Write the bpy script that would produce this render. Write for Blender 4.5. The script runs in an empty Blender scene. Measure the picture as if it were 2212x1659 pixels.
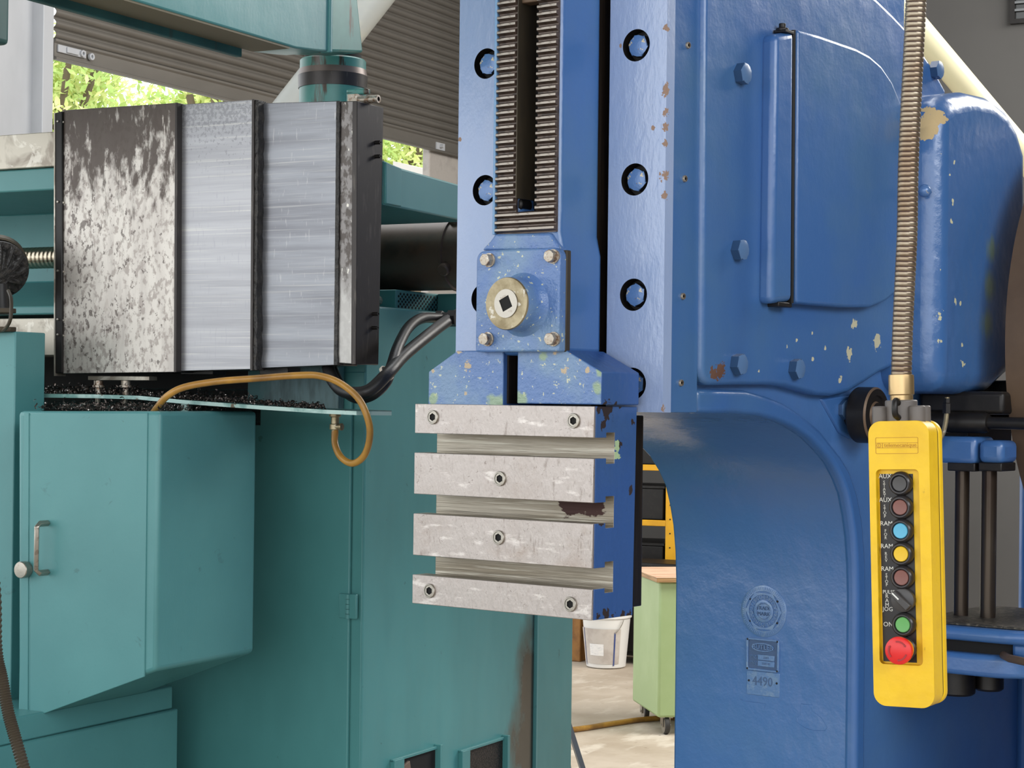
import bpy, bmesh, random
from math import *
from mathutils import Vector, Matrix
random.seed(7)
SC = bpy.context.scene
COL = SC.collection

# ------------------------------------------------------------------ camera
FPX, PX, PY = 4150.0, 1106.0, 829.5
PITCH, ROLL = 0.008, 0.012
CAM = Vector((0, 0, 1.6))
_F = Vector((0, cos(PITCH), sin(PITCH)))
_R0, _U0 = Vector((1, 0, 0)), Vector((0, -sin(PITCH), cos(PITCH)))
_R = cos(ROLL) * _R0 + sin(ROLL) * _U0
_U = -sin(ROLL) * _R0 + cos(ROLL) * _U0
def ray(x, y):
    return _F + _R * ((x - PX) / FPX) - _U * ((y - PY) / FPX)
cd = bpy.data.cameras.new('camera'); cam = bpy.data.objects.new('camera', cd); COL.objects.link(cam)
cd.sensor_width = 36.0; cd.lens = 36.0 * FPX / 2212.0
cd.clip_start = 0.05; cd.clip_end = 300
cam.matrix_world = Matrix(((_R.x, _U.x, -_F.x, CAM.x), (_R.y, _U.y, -_F.y, CAM.y), (_R.z, _U.z, -_F.z, CAM.z), (0, 0, 0, 1)))
SC.camera = cam

# ------------------------------------------------------------------ world, lights, exposure
SC.view_settings.view_transform = 'Standard'; SC.view_settings.look = 'None'
SC.view_settings.gamma = 1.0; SC.view_settings.use_curve_mapping = False
SC.view_settings.exposure = -0.05
w = bpy.data.worlds.new('daylight'); SC.world = w; w.use_nodes = True
bg = w.node_tree.nodes['Background']; bg.inputs[0].default_value = (0.93, 0.97, 1.0, 1); bg.inputs[1].default_value = 2.4
def area(name, loc, target, sx, sy, power, col=(1, 1, 1)):
    l = bpy.data.lights.new(name, 'AREA'); l.shape = 'RECTANGLE'; l.size = sx; l.size_y = sy; l.energy = power; l.color = col
    o = bpy.data.objects.new(name, l); COL.objects.link(o); o.location = loc
    o.rotation_euler = (Vector(target) - Vector(loc)).to_track_quat('-Z', 'Y').to_euler()
    return o
area('doorway_daylight', (-4.6, -0.6, 3.4), (0, 4.0, 1.9), 6.0, 2.6, 45, (1, .985, .96))
area('rear_daylight', (0.5, -4.5, 3.2), (0.5, 4, 1.5), 7.0, 2.5, 70, (.93, .96, 1))
area('far_floor_fill', (4.5, 8.5, 5.3), (1.0, 10.5, 0), 4.5, 3.5, 800, (1, .97, .92))  # unseen panel under the ceiling, added to brighten the far floor
area('right_daylight', (4.6, -1.6, 4.6), (0.3, 4.0, 1.6), 5.0, 2.6, 330, (.95, .975, 1))
area('overhead_fill', (-.3, 6.5, 5.45), (-.3, 6.5, 0), 3.5, 3.5, 170, (.97, .985, 1))  # fill panel added for more top light; the roof has no skylight

# ------------------------------------------------------------------ materials
def lin(c):
    return tuple(((v / 255) / 12.92 if v / 255 <= .04045 else ((v / 255 + .055) / 1.055) ** 2.4) for v in c) + (1,)
def M(name, base, rough=.5, metal=0.0, layers=(), bump=(), spec=.5, aniso=0, emit=None):
    m = bpy.data.materials.new(name); m.use_nodes = True
    nt = m.node_tree; N = nt.nodes; L = nt.links; bs = N['Principled BSDF']
    tc = N.new('ShaderNodeTexCoord').outputs['Object']
    def noise(s, st, det, off, dist=0, tex='noise'):
        mp = N.new('ShaderNodeMapping'); mp.inputs['Scale'].default_value = st; mp.inputs['Location'].default_value = (off * 3.1, off * 1.7, off * 2.3)
        L.new(tc, mp.inputs['Vector'])
        if tex == 'voro':
            t = N.new('ShaderNodeTexVoronoi'); t.inputs['Scale'].default_value = s; L.new(mp.outputs[0], t.inputs['Vector']); return t.outputs['Distance']
        t = N.new('ShaderNodeTexNoise'); t.inputs['Scale'].default_value = s; t.inputs['Detail'].default_value = det
        t.inputs['Roughness'].default_value = .6; t.inputs['Distortion'].default_value = dist
        L.new(mp.outputs[0], t.inputs['Vector']); return t.outputs['Fac']
    def math(op, a, b=None):
        n = N.new('ShaderNodeMath'); n.operation = op
        for i, v in ((0, a), (1, b)):
            if v is None: continue
            if isinstance(v, (int, float)): n.inputs[i].default_value = v
            else: L.new(v, n.inputs[i])
        return n.outputs[0]
    cur = N.new('ShaderNodeRGB'); cur.outputs[0].default_value = lin(base); cur = cur.outputs[0]
    rr = rough; mm = metal; sep = None
    def mixf(a, b, f):
        n = N.new('ShaderNodeMix'); n.data_type = 'FLOAT'; L.new(f, n.inputs[0])
        for i, v in ((2, a), (3, b)):
            if isinstance(v, (int, float)): n.inputs[i].default_value = v
            else: L.new(v, n.inputs[i])
        return n.outputs[0]
    for k, ly in enumerate(layers):
        f = noise(ly.get('s', 5), ly.get('st', (1, 1, 1)), ly.get('det', 4), ly.get('off', k + 1), ly.get('d', 0), ly.get('tex', 'noise'))
        if 'spots' in ly:
            g = None
            for x, y, z, r_ in ly['spots']:
                vd = N.new('ShaderNodeVectorMath'); vd.operation = 'DISTANCE'; L.new(tc, vd.inputs[0]); vd.inputs[1].default_value = (x, y, z)
                q = math('MULTIPLY', math('SUBTRACT', r_, vd.outputs['Value']), 1.0 / r_)
                g = q if g is None else math('MAXIMUM', g, q)
            f = math('ADD', math('MULTIPLY', math('SUBTRACT', f, .5), ly.get('k', 4.2)), math('MULTIPLY', g, 1.0))
        if 'bias' in ly:
            for ax, kk, z0 in ([ly['bias']] if isinstance(ly['bias'][0], str) else ly['bias']):
                if sep is None:
                    sep = N.new('ShaderNodeSeparateXYZ'); L.new(tc, sep.inputs[0])
                g = math('MULTIPLY', math('SUBTRACT', sep.outputs[ax], z0), kk)
                g = math('MAXIMUM', math('MINIMUM', g, ly.get('bmax', .4)), -.4)
                f = math('ADD', f, g)
        mr = N.new('ShaderNodeMapRange'); mr.inputs['From Min'].default_value = ly.get('lo', .55); mr.inputs['From Max'].default_value = ly.get('hi', .6)
        mr.clamp = True; L.new(f, mr.inputs['Value']); mr.inputs['To Max'].default_value = ly.get('a', 1)
        f = mr.outputs[0]
        mx = N.new('ShaderNodeMix'); mx.data_type = 'RGBA'; L.new(f, mx.inputs[0]); L.new(cur, mx.inputs[6]); mx.inputs[7].default_value = lin(ly['c'])
        cur = mx.outputs[2]
        if 'r' in ly: rr = mixf(rr, ly['r'], f)
        if 'm' in ly: mm = mixf(mm, ly['m'], f)
    L.new(cur, bs.inputs['Base Color'])
    for v, nm in ((rr, 'Roughness'), (mm, 'Metallic')):
        if isinstance(v, (int, float)): bs.inputs[nm].default_value = v
        else: L.new(v, bs.inputs[nm])
    bs.inputs['Specular IOR Level'].default_value = spec
    if aniso: bs.inputs['Anisotropic'].default_value = aniso
    if emit: bs.inputs['Emission Color'].default_value = lin(emit[0]); bs.inputs['Emission Strength'].default_value = emit[1]
    prev = None
    for k, (s, st, strength, dist) in enumerate(bump):
        b = N.new('ShaderNodeBump'); b.inputs['Strength'].default_value = strength; b.inputs['Distance'].default_value = dist
        L.new(noise(s, st, 3, 11 + k), b.inputs['Height'])
        if prev: L.new(prev, b.inputs['Normal'])
        prev = b.outputs[0]
    if prev: L.new(prev, bs.inputs['Normal'])
    return m
LP = [(14, (1, 1, 1), .35, .012), (90, (1, 1, .6), .35, .002)]
LPL = [(3, (1, 1, 1), .3, .03), (70, (1, 1, 1), .25, .002)]
blue = M('blue_paint', (60, 103, 162), .3, 0, [dict(c=(74, 112, 152), s=2.5, lo=.45, hi=.7, a=.8), dict(c=(56, 92, 146), s=5, st=(1, 1, .2), lo=.5, hi=.75, a=.5)], LPL, spec=.75)
blue_chip = M('chipped_blue_paint', (60, 103, 162), .32, 0, [dict(c=(74, 112, 152), s=2.5, lo=.45, hi=.7, a=.8), dict(c=(205, 200, 165), s=28, lo=.70, hi=.705, det=3, r=.8, bias=('Z', -.15, 1.8)), dict(c=(120, 70, 45), s=19, lo=.745, hi=.75, off=5, r=.8)], LPL, spec=.75)
blue_gear = M('flaking_blue_paint', (66, 104, 158), .28, 0, [dict(c=(78, 112, 160), s=3, lo=.45, hi=.7, a=.7), dict(c=(206, 200, 160), s=26, lo=.665, hi=.67, det=3, r=.8), dict(c=(190, 160, 115), s=9, lo=.66, hi=.665, off=4, r=.8, bias=('Z', .25, 2.0)), dict(c=(110, 125, 60), s=10, st=(3, 3, .35), lo=.68, hi=.78, off=8, a=.7)], [(6, (1, 1, 1), .4, .02), (80, (1, 1, 1), .3, .002)])
blue_flange = M('glossy_blue_sheen', (122, 148, 196), .32, .0, [dict(c=(150, 168, 200), s=4, st=(1, 1, .5), lo=.4, hi=.7, a=.55), dict(c=(105, 75, 70), s=30, st=(1, 1, .5), lo=.745, hi=.75, r=.8)], [(10, (1, 1, .4), .28, .006), (75, (1, 1, .5), .45, .003)], spec=.9)
blue_ram = M('worn_blue_paint', (84, 118, 172), .34, 0, [dict(c=(112, 142, 172), s=9, lo=.45, hi=.62, a=.75), dict(c=(205, 205, 170), s=95, lo=.66, hi=.69, det=2, a=.8), dict(c=(140, 165, 110), s=12, lo=.66, hi=.75, off=6, a=.7), dict(c=(120, 80, 60), s=30, lo=.74, hi=.745, off=9, r=.8)], [(60, (1, 1, 1), .6, .004), (170, (1, 1, 1), .5, .002)], spec=.7)
blue_side_shade = M('scraped_blue_paint', (52, 88, 148), .4, 0, [dict(c=(62, 94, 138), s=4, lo=.5, hi=.7, a=.6), dict(c=(42, 30, 30), s=30, st=(1, 1, .6), lo=.70, hi=.71, off=3, r=.7), dict(c=(42, 30, 30), s=45, st=(1, 1, .5), lo=.72, hi=.73, off=5, r=.7, bias=('Z', -6.0, .022), bmax=.2), dict(c=(165, 190, 150), s=22, lo=.76, hi=.765, off=8, r=.7)], LP)
teal = M('teal_paint', (82, 140, 141), .38, 0, [dict(c=(72, 128, 130), s=2.2, lo=.4, hi=.7, a=.8), dict(c=(58, 96, 98), s=22, lo=.67, hi=.73, off=3, a=.5, d=.8), dict(c=(100, 70, 60), s=34, st=(1, 1, .5), lo=.765, hi=.77, off=7)], [(4, (1, 1, .5), .2, .02), (120, (1, 1, .5), .25, .001)])
teal_mid = M('dull_teal_paint', (74, 136, 136), .45, 0, [dict(c=(62, 120, 120), s=2.5, st=(1, 1, .5), lo=.4, hi=.7), dict(c=(45, 80, 80), s=24, lo=.7, hi=.74, off=3, a=.5), dict(c=(130, 60, 50), s=16, st=(1, 1, .5), lo=.765, hi=.77, off=12)], [(4, (1, 1, .5), .2, .02)])
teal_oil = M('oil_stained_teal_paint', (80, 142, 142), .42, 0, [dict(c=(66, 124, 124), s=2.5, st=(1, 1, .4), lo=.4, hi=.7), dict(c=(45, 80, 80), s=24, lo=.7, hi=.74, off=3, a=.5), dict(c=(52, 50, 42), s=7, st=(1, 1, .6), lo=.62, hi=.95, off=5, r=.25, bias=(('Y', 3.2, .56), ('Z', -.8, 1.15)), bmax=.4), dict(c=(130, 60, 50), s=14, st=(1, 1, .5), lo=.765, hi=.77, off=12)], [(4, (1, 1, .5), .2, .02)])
teal_dark = M('dark_teal_paint', (48, 98, 98), .5, 0, [dict(c=(32, 70, 70), s=4, st=(1, 1, .3), lo=.4, hi=.7), dict(c=(60, 60, 40), s=10, st=(3, 3, .4), lo=.62, hi=.72, off=3, a=.5)])
teal_rust = M('greasy_teal_paint', (82, 146, 138), .35, 0, [dict(c=(60, 118, 110), s=5, lo=.4, hi=.7), dict(c=(70, 55, 42), s=16, st=(2.2, 2.2, .35), lo=.58, hi=.66, off=5, r=.3), dict(c=(170, 165, 160), s=14, st=(1, 1, .3), lo=.70, hi=.73, off=2, r=.3, m=.7)])
pad = M('scraped_steel', (180, 171, 166), .38, .55, [dict(c=(160, 148, 140), s=5, st=(1, 1, 1), lo=.5, hi=.75, a=.5), dict(c=(128, 116, 108), s=85, st=(1, 1, .22), lo=.58, hi=.68, det=6, off=4, a=.6), dict(c=(225, 218, 212), s=60, st=(.3, 1, 1), lo=.6, hi=.7, off=6, a=.6), dict(c=(110, 96, 88), s=120, lo=.63, hi=.67, off=8, a=.55, d=2.0), dict(c=(150, 132, 118), s=9, st=(.7, 1, 1), lo=.58, hi=.7, off=14, a=.5)], [(70, (1, 1, .5), .5, .002), (220, (1, 1, .3), .4, .001)], spec=.6)
slot_steel = M('oily_slot_steel', (160, 152, 138), .42, .6, [dict(c=(116, 104, 84), s=8, st=(.25, 1, 5), lo=.4, hi=.7, a=.7), dict(c=(190, 184, 170), s=20, st=(.2, 1, 7), lo=.55, hi=.62, off=3, a=.7), dict(c=(58, 38, 34), s=9, st=(1, 1, 2), lo=.52, hi=.58, off=9, r=.5, bias=(('X', 5, .10), ('Z', -10, .205), ('Z', 10, .115)), bmax=.05)], [(60, (.1, 1, 3), .5, .002)])
rack_land = M('rack_tooth_steel', (146, 138, 129), .35, .7, [dict(c=(90, 78, 68), s=80, st=(.5, 1, 1), lo=.6, hi=.68)], [(150, (.5, 1, 1), .5, .001)])
rack_root = M('rack_root_oil', (88, 74, 66), .4, .3, [dict(c=(55, 45, 40), s=40, lo=.5, hi=.6)], [(120, (1, 1, 1), .4, .001)])
brass_worn = M('worn_collar_metal', (160, 148, 120), .36, .6, [dict(c=(112, 98, 70), s=22, lo=.42, hi=.62, a=.8), dict(c=(200, 195, 185), s=60, lo=.62, hi=.68, off=3, a=.7)], [(140, (1, 1, 1), .4, .001)])
steel = M('bright_steel', (166, 160, 150), .32, .85, [dict(c=(120, 108, 96), s=60, lo=.58, hi=.66, a=.6)], [(120, (1, 1, 1), .25, .001)])
steel_rusty = M('rusted_bolt_steel', (176, 166, 152), .42, .6, [dict(c=(120, 88, 62), s=90, lo=.5, hi=.62, a=.8), dict(c=(214, 210, 204), s=140, lo=.6, hi=.66, off=5, a=.8)], [(200, (1, 1, 1), .4, .001)])
bolt_blue = M('bolt_blue_paint', (84, 122, 176), .28, .1, [dict(c=(206, 190, 150), s=110, lo=.62, hi=.66, det=3, a=.9), dict(c=(110, 90, 80), s=70, lo=.68, hi=.7, off=5)], [(90, (1, 1, 1), .4, .002)], spec=.8)
black = M('black_metal', (24, 21, 20), .45, .2, [dict(c=(40, 36, 33), s=30, lo=.5, hi=.7, a=.6)])
hole = M('hollow_shade', (10, 9, 9), .8)  # near-black that paints the shade inside hollows, also dark joints
olive = M('olive_grime', (72, 62, 46), .55, .2, [dict(c=(46, 40, 32), s=8, st=(1, 1, .3), lo=.4, hi=.6)])
slide = M('oily_slideway_steel', (44, 37, 31), .3, .5, [dict(c=(82, 68, 52), s=18, st=(5, 5, .2), lo=.5, hi=.75, a=.6)], [(30, (4, 4, .2), .3, .002)])
cover1 = M('mottled_cover_steel', (196, 190, 182), .36, .45, [
    dict(c=(122, 110, 104), s=90, st=(1, 1, .6), lo=.50, hi=.60, off=2, a=.6, r=.4), dict(c=(156, 148, 142), s=16, st=(1.5, 1, .25), lo=.45, hi=.65, off=12, a=.6),
    dict(c=(72, 62, 56), s=34, st=(1, 1, .4), lo=.50, hi=.62, det=10, off=4, r=.36, bias=('Z', 1.15, 2.06), d=.3, bmax=.2, a=.95),
    dict(c=(82, 72, 68), s=85, st=(1, 1, .7), lo=.60, hi=.64, det=6, off=7, r=.36, bias=('X', -.3, -.12), a=.8),
    dict(c=(176, 168, 160), s=36, st=(1.6, 1, .25), lo=.665, hi=.69, det=6, off=9)], [(60, (1, 1, .4), .2, .001)])
cover2 = M('brushed_cover_steel', (158, 158, 161), .34, .65, [
    dict(c=(128, 128, 132), s=9, st=(.2, 1, 5), lo=.4, hi=.68, a=.6), dict(c=(186, 184, 178), s=22, st=(.1, 1, 9), lo=.56, hi=.70, off=3, a=.6),
    dict(c=(140, 140, 145), s=70, st=(3, 1, .4), lo=.6, hi=.66, off=6, a=.45), dict(c=(120, 120, 124), s=120, lo=.56, hi=.62, off=8, a=.6, bias=('Z', 1.4, 2.17), bmax=.1)], [(40, (.1, 1, 8), .12, .001)])
cover3 = M('grey_brushed_cover_steel', (134, 136, 141), .34, .7, [
    dict(c=(98, 98, 103), s=8, st=(.25, 1, 5), lo=.4, hi=.68, a=.7), dict(c=(164, 163, 160), s=24, st=(.12, 1, 9), lo=.56, hi=.7, off=4, a=.55),
    dict(c=(84, 82, 84), s=30, st=(1, 1, 1), lo=.70, hi=.74, off=6), dict(c=(180, 178, 175), s=55, st=(3, 1, .4), lo=.62, hi=.68, off=9, a=.4)], [(40, (.1, 1, 8), .12, .001)])
cover4 = M('speckled_end_steel', (126, 122, 120), .38, .5, [dict(c=(80, 74, 70), s=60, st=(1, 1, .6), lo=.45, hi=.55), dict(c=(206, 202, 192), s=90, st=(1, 1, .4), lo=.64, hi=.68, off=4), dict(c=(186, 184, 180), s=10, st=(1, 1, .4), lo=.5, hi=.7, off=7, a=.7, bias=('Z', -1.0, 1.95))])
black_steel = M('blackened_cover_steel', (52, 47, 45), .38, .4, [dict(c=(92, 86, 80), s=40, st=(2, 2, .3), lo=.58, hi=.68, a=.5)], [(50, (1, 1, .3), .2, .001)])
rubber = M('black_rubber', (34, 32, 31), .5, 0, [dict(c=(62, 58, 54), s=60, lo=.5, hi=.6, a=.7)], [(90, (1, 1, .6), .9, .006)])
way_steel = M('stained_way_steel', (188, 180, 166), .34, .5, [dict(c=(120, 108, 96), s=9, st=(1, 1, 1), lo=.48, hi=.60, a=.7, d=.6), dict(c=(218, 212, 200), s=14, lo=.55, hi=.6, off=5, a=.6, d=1)])
screw_steel = M('ball_screw_steel', (190, 178, 158), .22, .95)
shut = M('grey_shutter_paint', (112, 108, 102), .5, .2, [dict(c=(92, 88, 82), s=4, st=(1, .3, 1), lo=.4, hi=.7, a=.6)])
jamb_m = M('pale_steel_paint', (178, 180, 184), .5, 0, [dict(c=(150, 152, 156), s=3, st=(1, 1, .4), lo=.45, hi=.7, a=.4)])
wall_m = M('grey_wall_paint', (82, 81, 80), .85, 0, [dict(c=(70, 69, 69), s=.8, lo=.4, hi=.7, a=.7)])
conc = M('floor_concrete', (188, 174, 156), .7, 0, [dict(c=(160, 144, 124), s=2.2, lo=.42, hi=.66, a=.8), dict(c=(214, 204, 188), s=6, st=(1, .4, 1), lo=.55, hi=.66, off=3, a=.6), dict(c=(130, 112, 92), s=14, lo=.64, hi=.72, off=6, a=.6, d=1)], [(12, (1, 1, 1), .3, .01)])
pier_m = M('rendered_pier', (170, 164, 158), .85, 0, [dict(c=(145, 140, 134), s=8, lo=.5, hi=.65, a=.5)], [(30, (1, 1, 1), .4, .01)])
ceil_m = M('ceiling_sheet', (120, 118, 114), .8)
cream = M('cream_paint', (196, 188, 152), .4, 0, [dict(c=(190, 180, 145), s=4, lo=.45, hi=.7, a=.5)])
greypipe = M('pale_grey_paint', (150, 152, 148), .42, 0, [dict(c=(190, 185, 160), s=3, lo=.5, hi=.7, a=.5)])
yellow = M('yellow_plastic', (238, 194, 20), .42, 0, [dict(c=(222, 176, 14), s=12, lo=.45, hi=.65, a=.7), dict(c=(150, 110, 20), s=34, st=(1, 1, .6), lo=.68, hi=.74, off=4, a=.6)], [(30, (1, 1, 1), .25, .004)])
yellow_line = M('moulded_line', (186, 134, 22), .5)
grey_plastic = M('grey_plastic', (104, 98, 94), .45)
panel_black = M('black_label_panel', (26, 22, 24), .38)
white_ink = M('white_engraving', (226, 226, 220), .5)
def plast(n, c, r=.35): return M(n, c, r)
b_black, b_brown, b_cyan, b_yel, b_green, b_red = [plast(*a) for a in (('black_cap', (64, 62, 62)), ('brown_cap', (124, 78, 70)), ('sky_blue_cap', (88, 174, 208)), ('yellow_cap', (228, 186, 26)), ('green_cap', (98, 168, 92)), ('red_cap', (222, 40, 40)))]
red_dark = M('worn_red_arrow', (160, 40, 44), .5)
bezel_m = M('dark_bezel', (58, 56, 58), .28, .4)
brass = M('brass_ferrule', (188, 160, 116), .3, .8, [dict(c=(150, 120, 80), s=40, lo=.5, hi=.65, a=.6)])
conduit_m = M('conduit_steel', (150, 138, 120), .32, .75, [dict(c=(120, 98, 76), s=14, lo=.45, hi=.65, a=.7)])
conduit_gap = M('conduit_groove', (56, 30, 28), .6)
hose_black = M('black_hose', (28, 27, 28), .42, 0, [], [(240, (1, 1, 1), .4, .001)])
hose_amber = M('amber_hose', (176, 130, 56), .32, 0, [dict(c=(110, 78, 44), s=6, lo=.45, hi=.62, a=.8)], [(260, (1, 1, 1), .3, .001)])
brown_iron = M('brown_iron', (104, 84, 66), .5, .2, [dict(c=(82, 64, 50), s=5, lo=.4, hi=.7)])
rod_m = M('oily_rod_steel', (72, 62, 52), .28, .6, [dict(c=(46, 32, 24), s=5, st=(2, 2, .4), lo=.45, hi=.65)])
pipe_dark = M('dark_motor_paint', (80, 66, 56), .4, .1, [dict(c=(96, 64, 42), s=6, lo=.55, hi=.7, a=.7), dict(c=(40, 36, 34), s=10, lo=.5, hi=.7, off=4, a=.6)])
cast_plate = M('cast_dark_plate', (66, 62, 56), .45, .4, [dict(c=(120, 112, 98), s=70, st=(1, 1, 1), lo=.54, hi=.6, a=.8)], [(110, (1, 1, 1), .8, .003)])
green_l = M('pale_green_paint', (152, 172, 120), .5, 0, [dict(c=(170, 188, 140), s=3, lo=.45, hi=.7, a=.6)])
ply = M('plywood_face', (226, 190, 160), .6, 0, [dict(c=(196, 138, 104), s=7, st=(.5, 3, 1), lo=.5, hi=.6, a=.8, d=1.5)])
ply_edge = M('plywood_edge', (176, 138, 92), .6, 0, [dict(c=(140, 104, 66), s=60, st=(.1, .1, 3), lo=.45, hi=.6)])
rack_y = M('yellow_rack_paint', (226, 166, 14), .45, 0, [dict(c=(198, 140, 16), s=5, lo=.45, hi=.7, a=.7)])
bucket_m = M('white_plastic', (222, 220, 216), .4)
label_m = M('pail_print', (196, 188, 180), .5, 0, [dict(c=(180, 170, 162), s=8, lo=.45, hi=.6)])
label_w = M('pail_label_white', (236, 234, 232), .5, 0, [dict(c=(200, 200, 204), s=90, st=(.3, 1, 3), lo=.55, hi=.6, a=.6)])
label_b = M('pail_print_blue', (60, 76, 130), .5)
tyre = M('castor_rubber', (44, 42, 40), .6)
leaf_m = M('leaf_green', (176, 204, 110), .6, 0, [dict(c=(226, 232, 150), s=1.5, lo=.45, hi=.6)])
bark = M('bark', (110, 96, 78), .9)
ground_m = M('outside_ground', (190, 188, 180), .9)
roofing = M('outside_roof', (206, 200, 190), .7)
mesh_m = M('perforated_teal_sheet', (70, 124, 116), .5, 0, [dict(c=(20, 34, 32), s=90, lo=.0, hi=.001, tex='voro', a=0)])
swarf_m = M('steel_swarf', (70, 62, 58), .3, .8, [dict(c=(200, 196, 190), s=60, lo=.6, hi=.66)])
orange = M('orange_paint', (226, 160, 40), .45)
glass_m = M('dark_window_pane', (34, 36, 36), .15)
brown_box = M('brown_timber', (150, 104, 50), .6, 0, [dict(c=(110, 72, 34), s=8, lo=.45, hi=.65)])
white_tie = M('cable_tie', (190, 180, 165), .5)
off_red = M('dull_steel', (120, 122, 124), .4, .6)

# ------------------------------------------------------------------ frames
class Frame:
    """local axes u (right along the front), v (into depth), z up; origin on the floor under a point seen in the photograph"""
    def __init__(s, px, py, Z, deg, tilt=0.0, lift=0.0):
        d = ray(px, py); t = Z / d.y; a = radians(deg)
        u = Vector((cos(a), -sin(a), 0)); v = Vector((sin(a), cos(a), 0)); z = Vector((0, 0, 1))
        o = Vector((d.x * t, d.y * t, lift))
        if tilt:
            R = Matrix.Rotation(tilt, 3, v); u = R @ u; z = R @ z
        s.m = Matrix(((u.x, v.x, z.x, o.x), (u.y, v.y, z.y, o.y), (u.z, v.z, z.z, o.z), (0, 0, 0, 1)))
        s.i = s.m.inverted(); s.c = s.i @ CAM; s.r = s.i.to_3x3()
    def hit(s, x, y, ax, val):
        d = s.r @ ray(x, y); t = (val - s.c[ax]) / d[ax]; return s.c + d * t
    def f(s, v, *pts):
        r = [(h.x, h.z) for h in (s.hit(x, y, 1, v) for x, y in pts)]; return r if len(r) > 1 else r[0]
    def s(s, u, *pts):
        r = [(h.y, h.z) for h in (s.hit(x, y, 0, u) for x, y in pts)]; return r if len(r) > 1 else r[0]
    def t(s, z, *pts):
        r = [(h.x, h.y) for h in (s.hit(x, y, 2, z) for x, y in pts)]; return r if len(r) > 1 else r[0]
WORLD = Frame(PX, PY, 1.0, 0); WORLD.m = Matrix.Identity(4); WORLD.i = Matrix.Identity(4); WORLD.c = CAM.copy(); WORLD.r = Matrix.Identity(3)

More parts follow.
